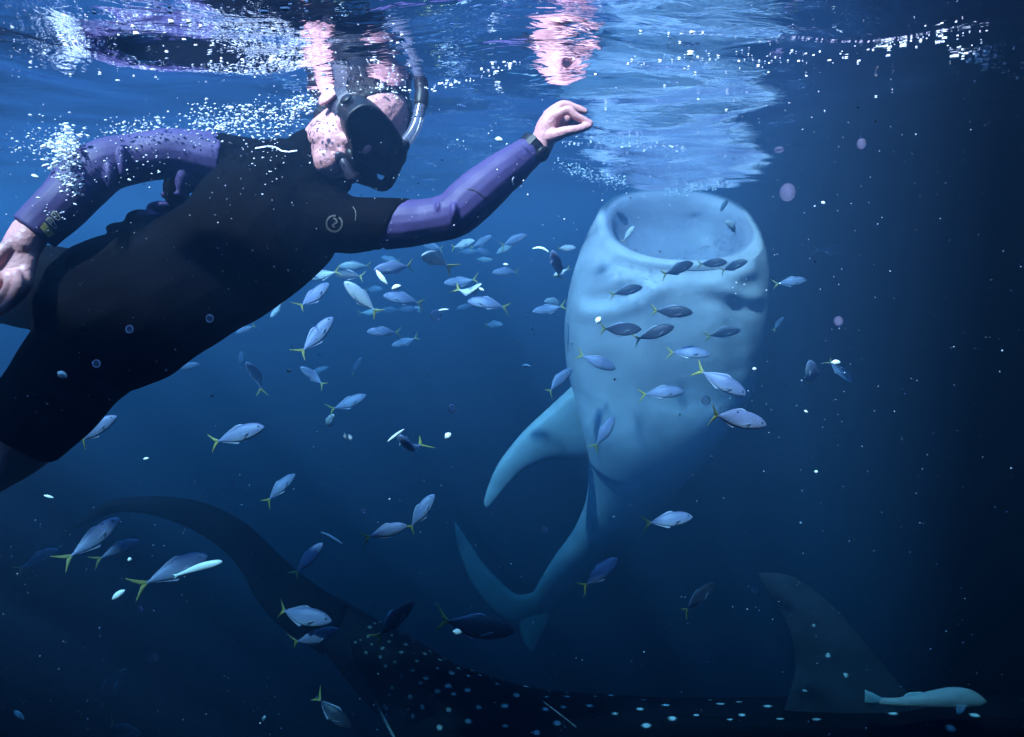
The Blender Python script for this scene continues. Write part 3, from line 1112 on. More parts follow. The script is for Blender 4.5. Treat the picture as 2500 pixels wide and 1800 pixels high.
ring_pts = [(680 + (372 + 52 * cos(a)) * .3674, 100 + (1215 + 52 * sin(a)) * .3674) for a in np.linspace(-0.9, 4.9, 28)]
print_on(suit_bvh, [ring_pts, q0([(365, 1180), (382, 1185), (392, 1205), (375, 1215), (360, 1225), (375, 1240)])], 4.2, 'chest_emblem', M['greyprint'], suit_o, 0.002)
print_on(suit_bvh, [q0([(495, 1105), (512, 1130), (516, 1160), (512, 1195)])], 2.2, 'seam_piping', M['greyprint'], suit_o, 0.002)
print_on(suit_bvh, [[(625, 366), (655, 361), (675, 364), (688, 372), (705, 374), (725, 371)]], 3.2, 'zip_cord', M['cord'], suit_o, 0.004)
for seam in (q0([(1255, 985), (1300, 992), (1345, 1020), (1400, 1060)]), q0([(690, 1150), (740, 1115), (790, 1095)])):
    print_on(bvh_l, [seam], 2.4, 'sleeve_seam', M['seam'], person, 0.0012)
print_on(bvh_l, [q0([(1565, 905), (1555, 925), (1560, 960)])], 3.0, 'sleeve_mark', M['cord'], person, 0.0012)

# hair: wet dark cap at the back and top of the head
hm_ = MB()
hv, hf = hell(H(-0.020, 0.043, 0), 0.100, 0.086, 0.083)
hm_.add(hv, hf)
hm_.add(*hell(H(-0.062, -0.02, 0), 0.045, 0.06, 0.062))
hm_.add(*hell(H(-0.030, 0.018, 0.062), 0.030, 0.045, 0.022))
hmesh = remesh(hm_, 'hair', 0.003, 2, M['hair'])
co = coords(hmesh)
q = co - np.array(HC)
f_, u_, r_ = q @ np.array(HF) / HS, q @ np.array(HU) / HS, q @ np.array(HR) / HS
streak = np.sin(r_ * 420 + 3 * np.sin(f_ * 40)) * 0.0012 + np.sin(r_ * 190 + 2 * np.sin(u_ * 50)) * 0.0015
dirn = q / np.linalg.norm(q, axis=1)[:, None]
co = co + dirn * streak[:, None]
# pull the part in front of the hairline inside the skull
frontal = (f_ > np.where(u_ > 0.0, 0.028 + 0.36 * np.abs(r_), -0.012) + 0.005 * np.sin(r_ * 160 + u_ * 90))
co[frontal] -= dirn[frontal] * 0.022
set_coords(hmesh, co)
link('hair', hmesh, person)
lm = MB()
lm.add(*hell(H(0.094, -0.0585, 0), 0.010, 0.0055, 0.022))
lm.add(*hell(H(0.092, -0.0705, 0), 0.010, 0.006, 0.019))
link('lips', lm.mesh('lips', M['lip']), person)

# ------------------------------------------------------------------ mask, snorkel, watch
mask = empty('diving_mask', P(905, 335, 1.38))
tag(mask, 'black diving mask with one wide dark window on the snorkeller\'s face', 'diving mask')
mo = mask.location.copy()


def Hm(f, u, r):
    return H(f, u, r) + po - mo


def oval(f, scale_u, scale_r, n=40, wrap=0.0, u0=0.012):
    out = []
    for j in range(n):
        a = 2 * pi * j / n
        r = scale_r * math.copysign(abs(cos(a)) ** 0.75, cos(a))
        u = scale_u * math.copysign(abs(sin(a)) ** 0.75, sin(a))
        if sin(a) < 0:
            u -= 0.014 * max(0, 1 - abs(r) / 0.03)          # nose pocket
        out.append(Hm(f - wrap * (r / scale_r) ** 2, u + u0, r))
    return out


fr = MB()
fr.add(*rings_mesh([oval(0.028, .047, .066, wrap=.035), oval(0.072, .046, .071, wrap=.026), oval(0.102, .045, .074, wrap=.018), oval(0.120, .045, .075, wrap=.012), oval(0.126, .0435, .0735, wrap=.012),
                    oval(0.126, .038, .068, wrap=.012), oval(0.116, .037, .067, wrap=.012)], cap=False))
fr.add(*ellipsoid(Hm(0.098, -0.043, -0.030), (HF * 0.026, HR * 0.050, HU * 0.024), 20, 12))
fo = link('frame', fr.mesh('frame', M['rubber']), mask)
sk = MB()
sk.add(*rings_mesh([oval(0.020, .052, .069, wrap=.045), oval(0.050, .051, .073, wrap=.040), oval(0.066, .049, .074, wrap=.034), oval(0.066, .042, .064, wrap=.034)], cap=False))
link('skirt', sk.mesh('skirt', M['strap']), mask)
ln = MB()
ln.add(*rings_mesh([oval(0.117, .0385, .0685, wrap=.012), oval(0.119, .0385, .0685, wrap=.012)]))
link('lens', ln.mesh('lens', M['lens']), mask)
st = MB()
strip = []
for s_ in np.linspace(-1, 1, 34):
    a = s_ * 2.25
    r, f = 0.084 * sin(a) , 0.0
    r = 0.086 * sin(pi - a) if abs(a) < 9 else r
    f = -0.012 - 0.102 * cos(a)
    c = 0.020 + 0.016 * cos(a)
    base = Hm(f, c, r)
    out = (HF * (f + 0.012) + HR * r).normalized()
    strip.append([base + HU * (0.012 * HS) + out * .002, base - HU * (0.012 * HS) + out * .002, base - HU * (0.012 * HS) - out * .002, base + HU * (0.012 * HS) - out * .002])
st.add(*rings_mesh(strip))
link('strap', st.mesh('strap', M['strap'], False), mask)
for s_ in (-1, 1):
    bk = MB().add(*ellipsoid(Hm(0.062, 0.012, 0.080 * s_), (HF * .016, HR * .006, HU * .014), 12, 8))
    link('buckle', bk.mesh('buckle', M['rubber']), mask)

snork = empty('snorkel', P(1000, 345, 1.42))
tag(snork, 'curved clear snorkel tube rising beside the snorkeller\'s forehead to the surface', 'snorkel')
sno = snork.location.copy()
tb = MB()
tb.add(*tube([(P(a, b, d) - sno, r) for a, b, d, r in ((985, 352, 1.405, .0125), (1003, 330, 1.41, .0125), (1016, 305, 1.415, .0128), (1024, 275, 1.42, .013), (1028, 250, 1.425, .0132), (1029, 232, 1.43, .0134))], 6, 18, round_ends=False))
link('tube', tb.mesh('tube', M['clear']), snork)
tp = MB()
tp.add(*tube([(P(a, b, d) - sno, r) for a, b, d, r in ((1027, 256, 1.424, .0152), (1029, 240, 1.428, .0155), (1030, 226, 1.432, .0150))], 3, 18))
link('top_cap', tp.mesh('top_cap', M['rubber']), snork)
lo = MB()
lo.add(*tube([(H(0.114, -0.064, -0.028) + po - sno, .0125), (H(0.106, -0.046, -0.060) + po - sno, .0125), (H(0.090, -0.020, -0.094) + po - sno, .013), (P(985, 352, 1.405) - sno, .0142)], 6, 16))
link('bend', lo.mesh('bend', M['rubber']), snork)
mp_ = MB()
mp_.add(*tube([(H(0.088, -0.063, 0.002) + po - sno, .013, .017), (H(0.106, -0.066, -0.006) + po - sno, .011, .013), (H(0.118, -0.070, -0.028) + po - sno, .0125)], 5, 16))
mp_.add(*ellipsoid(H(0.098, -0.064, 0) + po - sno, (HF * 0.008, HR * .026, HU * .014), 14, 8))
link('mouthpiece', mp_.mesh('mouthpiece', M['strap']), snork)

watch = empty('watch', P(1312, 378, 1.44))
tag(watch, 'black strapped wrist watch on the snorkeller\'s outstretched arm', 'watch')
wo_ = watch.location.copy()
wax = (P(1330, 340, 1.45) - P(1290, 382, 1.45)).normalized()
wc = P(1301, 362, 1.45)
wb = (CF - wax * CF.dot(wax)).normalized()
wa = wax.cross(wb)
if wa.dot(CX) < 0:
    wa = -wa
rg = []
for (o, k) in ((-.012, .99), (-.013, 1.03), (-.010, 1.07), (.010, 1.07), (.013, 1.03), (.012, .99)):
    rg.append([wc - wo_ + wax * o + wa * (0.0315 * k * cos(2 * pi * j / 36)) + wb * (0.0325 * k * sin(2 * pi * j / 36)) for j in range(36)])
link('strap', MB().add(*rings_mesh(rg, False)).mesh('strap', M['rubber']), watch)
fdir = (wa * 0.80 - wb * 0.6).normalized()
fsd = wax.cross(fdir)
rg = []
for o, k in ((.028, 1.0), (.036, 1.0), (.040, .93), (.0405, .82)):
    rg.append([wc - wo_ + fdir * o + (wax * cos(2 * pi * j / 28) + fsd * sin(2 * pi * j / 28)) * (0.0165 * k) for j in range(28)])
link('case', MB().add(*rings_mesh(rg)).mesh('case', M['rubber']), watch)
rg = [[wc - wo_ + fdir * o + (wax * cos(2 * pi * j / 28) + fsd * sin(2 * pi * j / 28)) * 0.0128 for j in range(28)] for o in (.0405, .0415)]
link('dial', MB().add(*rings_mesh(rg)).mesh('dial', M['lens']), watch)
rg = [[wc - wo_ - wax * 0.0 + (wa * -0.25 - wb).normalized() * .0345 + wax * (0.013 * u) + (wa - wb * 0.25).normalized() * (0.006 * w) + wb * o for u, w in ((-1, -1), (1, -1), (1, 1), (-1, 1))] for o in (0, -.002)]
link('keeper', MB().add(*rings_mesh(rg)).mesh('keeper', M['rubber'], False), watch)

thread = MB().add(*tube([(P(1444, 308, 1.416), .0009), (P(1462, 314, 1.42), .0009), (P(1482, 322, 1.425), .0007)], 4, 6))
tag(link('thread', thread.mesh('thread', M['seam'])), 'thin dark thread held between finger and thumb of the outstretched hand', 'thread')
# ------------------------------------------------------------------ fish: one of each bend, with parts, then copies
def fish_parts(bend):
    """unit fish, nose at +X, back at +Z"""
    def bendy(p):
        k = max(0.0, 0.12 - p[0])
        return Vector((p[0], p[1] + bend * k * k, p[2]))
    prof = [(.495, -.012, .010, .006), (.47, -.008, .040, .02), (.42, -.002, .076, .037), (.35, .004, .107, .050), (.24, .006, .135, .060), (.10, .004, .143, .061),
            (-.04, .002, .124, .053), (-.16, .002, .088, .040), (-.25, .001, .052, .025), (-.31, 0, .029, .015), (-.345, 0, .021, .010), (-.37, 0, .023, .007)]
    rows = catmull(prof, 4)
    rg = []
    for x, z, h, w in rows:
        rg.append([bendy((x, w * cos(2 * pi * j / 20), z + h * math.copysign(abs(sin(2 * pi * j / 20)) ** 1.0, sin(2 * pi * j / 20)))) for j in range(20)])
    body_ = rings_mesh(rg)
    Y = Vector((0, 1, 0))
    V = lambda *p: bendy(p)
    tl = MB()
    tl.add(*fin([V(-.345, 0, .022), V(-.40, 0, .065), V(-.46, 0, .12), V(-.525, 0, .185)], [V(-.355, 0, -.005), V(-.415, 0, .0), V(-.455, 0, .055), V(-.528, 0, .178)], [.016, .012, .008, .003], Y, 8, 3))
    tl.add(*fin([V(-.345, 0, -.022), V(-.40, 0, -.065), V(-.46, 0, -.12), V(-.52, 0, -.18)], [V(-.355, 0, .005), V(-.415, 0, -.0), V(-.455, 0, -.055), V(-.523, 0, -.173)], [.0155, .0115, .0075, .003], Y, 8, 3))
    df = MB().add(*fin([V(.16, 0, .135), V(.06, 0, .178), V(-.06, 0, .150), V(-.20, 0, .090), V(-.29, 0, .046)], [V(.13, 0, .125), V(.03, 0, .13), V(-.08, 0, .098), V(-.21, 0, .060), V(-.30, 0, .026)],
                       [.012, .009, .008, .007, .004], Y, 8, 3))
    af = MB().add(*fin([V(.02, 0, -.128), V(-.02, 0, -.172), V(-.10, 0, -.140), V(-.20, 0, -.090), V(-.29, 0, -.046)], [V(-.02, 0, -.115), V(-.05, 0, -.115), V(-.12, 0, -.092), V(-.21, 0, -.058), V(-.30, 0, -.026)],
                       [.012, .009, .008, .007, .004], Y, 8, 3))
    out = [('body', MB().add(*body_), 'skin'), ('tail_fin', tl, 'fishtail'), ('dorsal_fin', df, 'fishfin'), ('anal_fin', af, 'fishfin')]
    for s in (-1, 1):
        pf = MB().add(*fin([V(.225, .055 * s, -.02), V(.16, .085 * s, -.035), V(.07, .098 * s, -.07)], [V(.215, .056 * s, -.055), V(.14, .080 * s, -.07), V(.065, .097 * s, -.078)], [.008, .006, .002], Y, 8, 3))
        out.append(('pectoral_fin', pf, 'fishfin'))
    for s in (-1, 1):
        ev, ef = ellipsoid(V(.405, .036 * s, .022), (Vector((.019, 0, 0)), Vector((0, 0, .019)), Vector((0, .010, 0))), 10, 6)
        out.append(('eye', MB().add(ev, ef), 'fisheye'))
    return out


PROTO = {}
for bi, bd in enumerate((0.0, 0.75, -0.75)):
    for sk_ in ('fish_silver', 'fish_dark', 'fish_pale'):
        PROTO[bi, sk_] = None
    parts = fish_parts(bd)
    for sk_ in ('fish_silver', 'fish_dark', 'fish_pale'):
        PROTO[bi, sk_] = [(nm, mb.mesh('fish_' + nm, M[sk_] if mk == 'skin' else M[mk])) for nm, mb, mk in parts]

# x, y, length px, heading deg, skin (s silver, d dark, p pale), haze 0..2 (how far), yaw, label
FISH = [
 (784, 673, 84, 188, 'p', 0, 20, 'whitish fish nearest the diver\'s chest, flank turned up to the light'),
 (851, 672, 80, 172, 'd', 0, -15, 'dark backed fish arching over a pale one below the diver\'s armpit'),
 (883, 728, 112, 135, 'p', 0, 10, 'bright pale fish climbing steeply, yellow tail at lower right, below the armpit'),
 (766, 726, 98, 52, 's', 0, -25, 'lavender fish rising beside the diver\'s ribs with a bright yellow tail tip'),
 (866, 650, 74, 180, 'p', 1, 0, 'faint pale fish behind the dark backed one under the armpit'),
 (962, 654, 96, 188, 's', 1, 15, 'hazy violet fish left of centre under the outstretched upper arm'),
 (985, 730, 98, 170, 's', 0, 8, 'silver fish with yellow tail swimming left below the slender white one'),
 (1003, 757, 56, 180, 's', 2, 0, 'blurred small fish just under the silver fish with yellow tail'),
 (1059, 630, 58, 190, 'p', 0, 72, 'little bright fish seen head on under the elbow'),
 (1124, 689, 80, 184, 's', 1, 10, 'grey blue fish facing left with rounded back under the forearm'),
 (1151, 711, 56, 20, 'p', 1, 60, 'small fish turned towards the viewer between two larger grey ones'),
 (1190, 740, 100, 173, 's', 0, -8, 'violet grey fish with wide open tail fork midway between diver and shark'),
 (1139, 750, 50, 190, 's', 2, 0, 'faint fish overlapping the nose of the violet grey one'),
 (1236, 664, 68, 184, 's', 1, 10, 'stubby grey fish with white speck above its back, left of the shark\'s mouth'),
 (1254, 588, 72, 24, 's', 1, 0, 'hazy fish heading up right beneath the diver\'s forearm'),
 (1130, 597, 60, 12, 'p', 1, 30, 'pale hazy fish tucked right under the diver\'s elbow'),
 (1176, 592, 58, 30, 's', 2, 20, 'ghostly fish in the hazy patch right of the elbow'),
 (1187, 620, 50, 150, 's', 2, 10, 'ghostly fish at the bottom of the hazy patch right of the elbow'),
 (1359, 648, 58, 112, 's', 0, 60, 'small fish seen from above with both side fins spread, beside the shark\'s cheek'),
 (1338, 756, 78, 188, 's', 1, 10, 'grey fish half against the left edge of the shark\'s throat'),
 (773, 822, 122, 54, 's', 0, -12, 'large violet fish climbing to the right below the diver\'s waist'),
 (936, 811, 80, 178, 's', 0, 5, 'plump pale blue fish facing left in open blue water'),
 (988, 836, 62, 196, 's', 2, 20, 'dim fish right behind the tail of the plump pale blue one'),
 (764, 918, 72, 142, 's', 0, 12, 'round headed fish pointing up left with olive tail, mid left'),
 (780, 904, 48, 18, 's', 2, 0, 'faint fish crossing above the round headed one'),
 (872, 896, 52, 62, 's', 2, 20, 'small dim fish nosing upward left of open blue water'),
 (851, 985, 92, 27, 's', 1, -10, 'broad grey fish above the small white fish with forked tail'),
 (803, 1033, 58, 52, 'p', 0, 35, 'small bright white fish with forked tail under the broad grey one'),
 (996, 1090, 72, 100, 's', 1, 65, 'thin fish seen from above, nose up, below the long white sliver'),
 (1364, 930, 90, 42, 's', 0, -10, 'violet fish with thin forked tail at the root of the shark\'s left pectoral fin'),
 (676, 758, 44, 235, 'p', 1, 20, 'small pale fish peeping out under the diver\'s belly'),
 (600, 805, 46, 205, 's', 1, 20, 'small fish half hidden at the diver\'s hip line'),
 (1654, 657, 88, 22, 'd', 0, -10, 'dark fish tilted upward in front of the shark\'s lower lip'),
 (1738, 643, 72, 4, 'd', 0, 10, 'slim dark fish level with the lip, left of a rounder one'),
 (1790, 650, 62, 20, 'd', 0, 30, 'round dark fish right of the slim one below the mouth'),
 (1530, 710, 80, 14, 'd', 0, 0, 'dark fish on the left of the shark\'s throat above the fold'),
 (1640, 762, 98, -2, 'd', 0, 14, 'long low dark fish at the middle of the shark\'s throat'),
 (1512, 806, 112, 4, 'd', 0, -8, 'left one of two overlapping dark fish low on the throat'),
 (1597, 814, 100, 20, 'd', 0, 10, 'right one of two overlapping dark fish low on the throat'),
 (1766, 812, 72, 8, 'd', 0, 30, 'stout dark fish low on the right of the shark\'s throat'),
 (1682, 860, 100, -6, 's', 0, 8, 'grey violet fish crossing the bottom edge of the throat'),
 (1458, 884, 98, -20, 's', 0, -5, 'pale fish diving right at the lower left corner of the throat'),
 (1762, 933, 132, -28, 's', 0, 6, 'bright silver fish with yellow tail diving right, above the largest silver one'),
 (1617, 958, 104, 4, 's', 0, 0, 'silver fish with orange yellow tail over the shark\'s blue belly'),
 (1528, 966, 60, -8, 'd', 2, 0, 'dark blurred fish behind the orange yellow tail'),
 (1676, 986, 60, 0, 's', 2, 0, 'faint violet fish between two bright silver ones'),
 (1798, 1022, 152, -12, 's', 0, 0, 'largest bright silver fish right of the shark\'s belly, tail pointing up left'),
 (1981, 918, 84, 112, 's', 0, 35, 'slim violet fish seen from behind, tail hanging down, in the dark at right'),
 (2051, 906, 70, -50, 's', 0, 25, 'fish nosing down with a white speck on its tail, in the dark at right'),
 (2034, 612, 78, -2, 's', 1, 0, 'faint blue fish in the dark water right of the shark\'s mouth'),
 (1931, 688, 74, 6, 's', 0, 8, 'small grey fish with glinting side right of the shark\'s throat'),
 (1900, 790, 34, 60, 's', 1, 30, 'tiny violet fish right of the shark\'s throat'),
 (2168, 783, 44, 180, 's', 2, 0, 'rightmost faint fish in the black water'),
 (1478, 1055, 88, 58, 's', 0, -20, 'small fish climbing right in front of the shark\'s belly, yellow tail'),
 (1633, 1270, 118, 9, 's', 0, 0, 'silver fish beside the shark\'s pelvic fin, tail at left'),
 (1465, 1400, 112, 38, 's', 0, -12, 'silver fish with yellow tail climbing beside the shark\'s tail stalk'),
 (1706, 1460, 108, 40, 'd', 0, -10, 'dusky olive fish alone above the spotted shark\'s back'),
 (1160, 1532, 196, -4, 'd', 0, 0, 'biggest dark fish with yellow tail above the spotted shark'),
 (737, 1505, 152, -6, 's', 0, 5, 'blue silver fish with bright yellow tail, upper of the pair by the raised tail'),
 (766, 1560, 124, 22, 's', 0, -6, 'blue silver fish with olive tail, lower of the pair by the raised tail'),
 (580, 1062, 138, 18, 's', 0, 0, 'clear silver fish swimming right in mid blue at left'),
 (684, 1190, 82, 46, 's', 0, -30, 'blunt headed fish with olive tail above the raised shark tail'),
 (1028, 1252, 108, 55, 's', 0, -10, 'right fish of the climbing pair at picture centre'),
 (943, 1297, 106, 16, 's', 0, 0, 'left fish of the climbing pair at picture centre'),
 (232, 1315, 146, 42, 's', 0, -8, 'silver fish with yellow tail under the arch of the raised shark tail'),
 (292, 1340, 106, 22, 's', 1, 0, 'dim fish just right of the yellow tailed one under the arch'),
 (430, 1390, 168, 24, 's', 0, 0, 'blue fish swimming behind the pure white one'),
 (98, 1362, 98, 26, 's', 2, 0, 'faintest fish at the far left below the diver\'s leg'),
 (752, 1366, 98, 50, 's', 1, -15, 'dim blue fish over the back of the raised shark tail'),
 (962, 1515, 128, 44, 'd', 1, -10, 'very dark fish climbing over the spotted shark\'s tail stalk'),
 (591, 884, 52, 82, 's', 2, 25, 'hazy fish nose up, left of a similar one below the diver\'s belly'),
 (625, 914, 62, 105, 's', 2, 50, 'hazy thin fish nose up, right of a similar one below the diver\'s belly'),
 (232, 1050, 120, 35, 's', 1, -6, 'fish emerging from behind the diver\'s thigh'),
 (458, 896, 60, 14, 's', 1, 0, 'fish just showing under the diver\'s hip'),
 (268, 1682, 118, 52, 'd', 1, -10, 'dark fish climbing in the black lower left corner'),
 (812, 1742, 118, -35, 'd', 1, 0, 'barely visible fish below the spotted shark\'s tail stalk'),
 (300, 1784, 96, -12, 'd', 1, 0, 'barely visible fish at the bottom edge at left'),
]
_e = random.Random(12)
NTH = ['leftmost', 'second from left', 'third from left', 'fourth from left', 'fifth from left', 'sixth from left', 'seventh from left', 'eighth from left', 'ninth from left',
       'eighth from right', 'seventh from right', 'sixth from right', 'fifth from right', 'fourth from right', 'third from right', 'second from right', 'rightmost']
for k, fx_ in enumerate(sorted(_e.gauss(1010, 200) for _ in NTH)):
    FISH.append((fx_, 575 + _e.random() ** 1.3 * 220, _e.uniform(40, 66), _e.choice((180, 175, 190, 10, 0, 30, 160)) + _e.uniform(-15, 15), _e.choice('sspp'), 3, _e.uniform(-40, 40),
                 NTH[k] + ' of the small faint fish in the far school below the arm'))
FISH.append((1790, 556, 52, 150, 'p', 0, 30, 'pale fish inside the right corner of the feeding shark\'s mouth'))
FISH.append((1534, 572, 46, 55, 'p', 0, 10, 'small pale fish inside the left corner of the feeding shark\'s mouth'))
fr_ = random.Random(4)
for i, (x, y, L, a, sk_, hz_, yaw, lab) in enumerate(FISH):
    real = fr_.uniform(0.15, 0.18)
    fore = max(0.45, cos(radians(yaw)))
    d = real * fore * FPX / L
    dmax = (3.05, 3.5, 4.6, 5.0)[hz_]
    dmin = (1.55, 2.2, 3.0, 3.4)[hz_]
    if 1370 < x < 1870 and 560 < y < 930:
        dmax = min(dmax, 3.0)
    if y > 1400:
        dmax = min(dmax, 2.6)
    if x < 700 and y > 1150:
        dmax = min(dmax, 2.9)
    d = min(max(d, dmin), dmax)
    if y > 1100:
        d = max(d, 2.0 + (y - 1100) / 1000)
    if x < 760 and y < 1100:
        d = max(d, 1.95)
    if x < 1300 and 560 < y < 1180:
        d = max(d, 2.35)
    scl = L / FPX * d / fore
    ar, yr = radians(a), radians(yaw)
    fwd = (CX * cos(ar) + CU * sin(ar)) * cos(yr) + (-CF) * sin(yr)
    fwd.normalize()
    side = CX * -sin(ar) + CU * cos(ar)
    upv = side if cos(ar) >= -0.05 else -side
    roll = radians(fr_.uniform(-14, 14)) + (radians(50) if abs(yaw) >= 60 else 0)
    upv = (upv - fwd * upv.dot(fwd)).normalized()
    lat = upv.cross(fwd).normalized()
    upv, lat = upv * cos(roll) + lat * sin(roll), lat * cos(roll) - upv * sin(roll)
    root = empty('fish', (0, 0, 0))
    rot = Matrix((fwd, lat, upv)).transposed().to_4x4()
    root.matrix_world = Matrix.Translation(P(x, y, d)) @ rot @ Matrix.Scale(scl, 4)
    tag(root, lab, 'fish', 'fish schooling round the feeding whale shark')
    key = (fr_.choice((0, 1, 2, 1, 2)), {'s': 'fish_silver', 'd': 'fish_dark', 'p': 'fish_pale'}[sk_])
    for nm, me in PROTO[key]:
        link(nm, me, root)

# slender pure white fish in front of the blue one
WD = 2.25
wf_ = empty('white_fish', P(485, 1387, WD))
tag(wf_, 'slender pure white fish swimming in front of a blue one at lower left', 'fish', 'fish schooling round the feeding whale shark')
w0 = wf_.location.copy()
bd = MB().add(*tube([(P(a, b, WD) - w0, r * WD / FPX, r * WD / FPX * .7) for a, b, r in ((428, 1406, 2.5), (445, 1400, 4), (470, 1391, 7.5), (495, 1383, 9.5), (520, 1377, 9), (536, 1373, 6), (541, 1372, 3.5))], 5, 14))
link('body', bd.mesh('body', M['white']), wf_)
tm = MB()
tm.add(*fin([P(430, 1403, WD) - w0, P(420, 1402, WD) - w0], [P(432, 1408, WD) - w0, P(424, 1404, WD) - w0], [.003, .001], CF, 8, 3))
tm.add(*fin([P(431, 1406, WD) - w0, P(424, 1412, WD) - w0], [P(434, 1408, WD) - w0, P(427, 1412, WD) - w0], [.003, .001], CF, 8, 3))
link('tail_fin', tm.mesh('tail_fin', M['white']), wf_)

# ------------------------------------------------------------------ white scraps and shrimps that can be told apart
def scrap(name, x, y, L, ang, wid, d, lab, cat, curve=0.0, mat='white'):
    o = empty(name, (0, 0, 0))
    bpy.data.objects.remove(o)
    c = P(x, y, d)
    s = L / FPX * d
    u = CX * cos(radians(ang)) + CU * sin(radians(ang))
    w = -CX * sin(radians(ang)) + CU * cos(radians(ang))
    rr = wid / FPX * d / 2
    pts = []
    for t, k in ((-.5, .25), (-.38, .6), (-.15, 1.0), (.12, .95), (.36, .65), (.5, .2)):
        pts.append((u * (t * s) + w * (curve * s * (0.25 - t * t)), rr * k, rr * k * 0.8))
    ob = link(name, MB().add(*tube(pts, 4, 10)).mesh(name, M[mat]))
    ob.location = c
    tag(ob, lab, cat)
    return ob


SCRAPS = [
 (967, 1063, 50, 37, 8, 1.4, 'long white sliver slanting up right below picture centre left', 0.05),
 (809, 1314, 62, -29, 9, 1.3, 'thin white sliver slanting down right above the picture\'s lower middle', 0.08),
 (290, 1452, 36, 36, 17, 1.5, 'leaf shaped white scrap under the white fish at lower left', 0),
 (46, 1746, 32, -42, 13, 1.3, 'white scrap in the black bottom left corner', 0),
 (119, 1213, 24, -14, 7, 1.4, 'small white scrap below the diver\'s knee', 0.1),
 (645, 1754, 14, 60, 9, 1.3, 'greenish white grain near the bottom edge at left', 0),
 (357, 1120, 13, 8, 7, 1.5, 'white grain in blue water right of the diver\'s thigh', 0),
 (1094, 1064, 17, 40, 16, 1.1, 'round bright white grain at picture centre', 0),
 (1461, 782, 17, 60, 15, 1.2, 'round bright grain at the left of the shark\'s throat', 0),
 (1320, 612, 40, -12, 7, 2.0, 'thin white crescent left of the shark\'s mouth', 0.6),
 (1285, 895, 22, -6, 7, 2.0, 'white curved scrap left of the shark\'s lower throat', 0.4),
 (1083, 757, 25, 6, 5, 2.0, 'thin white strip below the violet grey fish', 0.1),
 (1176, 707, 14, -32, 7, 2.0, 'white grain beside the small turned fish', 0),
 (968, 702, 22, 20, 13, 1.8, 'yellowish white scrap among the fish below the armpit', 0.2),
 (932, 677, 42, 128, 13, 1.9, 'slender yellow white minnow among the fish below the armpit', 0.1),
 (2041, 885, 20, 0, 13, 1.2, 'white oval grain on the tail of the fish nosing down at right', 0),
 (1117, 1543, 20, -10, 15, 1.4, 'bright round grain under the biggest dark fish', 0),
 (842, 1064, 16, 110, 8, 1.6, 'left of two short white grains beside the small white fish', 0),
 (855, 1068, 17, 120, 10, 1.6, 'duller right one of two short grains beside the small white fish', 0),
 (152, 915, 24, -30, 17, 1.15, 'white flake in front of the diver\'s black thigh', 0),
 (317, 1366, 10, 0, 10, 1.2, 'round white grain beside the dim fish under the arch', 0),
 (706, 905, 11, 20, 10, 1.3, 'round white grain left of the round headed fish', 0),
 (1235, 646, 12, -10, 6, 2.0, 'white grain above the stubby grey fish', 0),
 (518, 966, 10, 30, 6, 1.6, 'white grain below the diver\'s belly at left', 0),
 (2010, 496, 10, -30, 8, 1.2, 'white grain in dark water right of the shark\'s mouth', 0),
 (1842, 901, 9, 0, 8, 1.3, 'white grain right of the shark\'s lower throat', 0),
 (1993, 1152, 8, 0, 8, 1.2, 'brightest pinpoint in the black water at right', 0),
 (964, 550, 14, 0, 12, 1.2, 'white grain on the diver\'s outstretched upper arm', 0),
 (1968, 1005, 10, -30, 6, 1.3, 'white grain below the slim violet fish at right', 0),
 (1218, 342, 18, -15, 12, 1.0, 'pale curled scrap between the mask and the watch', 0.3),
]
for x, y, L, a, w, d, lab, cv in SCRAPS:
    scrap('food_scrap', x, y, L, a, w, max(d, 1.28 if (x < 400 and y < 1000) else 1.6 + max(0, y - 1000) / 900), lab, 'food scrap', cv)

# round clear jellies near the lens of the viewer
JEL = [(1105, 998, 9.5, 'ring shaped jelly at picture centre'), (512, 778, 9, 'ring shaped jelly in front of the diver\'s belly, right one of two'),
       (316, 804, 9, 'ring shaped jelly in front of the diver\'s hip, left one of two'), (1065, 770, 12, 'ring shaped jelly under the thin white strip'),
       (1723, 978, 10, 'ring shaped jelly above the tail of the largest silver fish'), (235, 888, 9, 'ring shaped jelly in front of the diver\'s thigh')]
for x, y, r, lab in JEL:
    d = 1.25
    o = empty('jellyfish', P(x, y, d))
    tag(o, lab, 'jellyfish', 'clear ring shaped jellies')
    R0 = r / FPX * d
    ev, ef = ellipsoid(Vector(), (CX * R0, CU * R0, CF * R0 * .6), 18, 10)
    link('bell', MB().add(ev, ef).mesh('bell', M['jelly']), o)
    rg = []
    for k in range(28):
        a = 2 * pi * k / 28
        cdir = CX * cos(a) + CU * sin(a)
        rg.append([cdir * (R0 * (1 + .14 * cos(2 * pi * j / 8))) + CF * (R0 * .14 * sin(2 * pi * j / 8)) for j in range(8)])
    v, f = rings_mesh(rg, False)
    f += [((27 * 8 + j), (27 * 8 + (j + 1) % 8), (j + 1) % 8, j) for j in range(8)]
    link('rim', MB().add(v, f).mesh('rim', M['jelly_rim']), o)
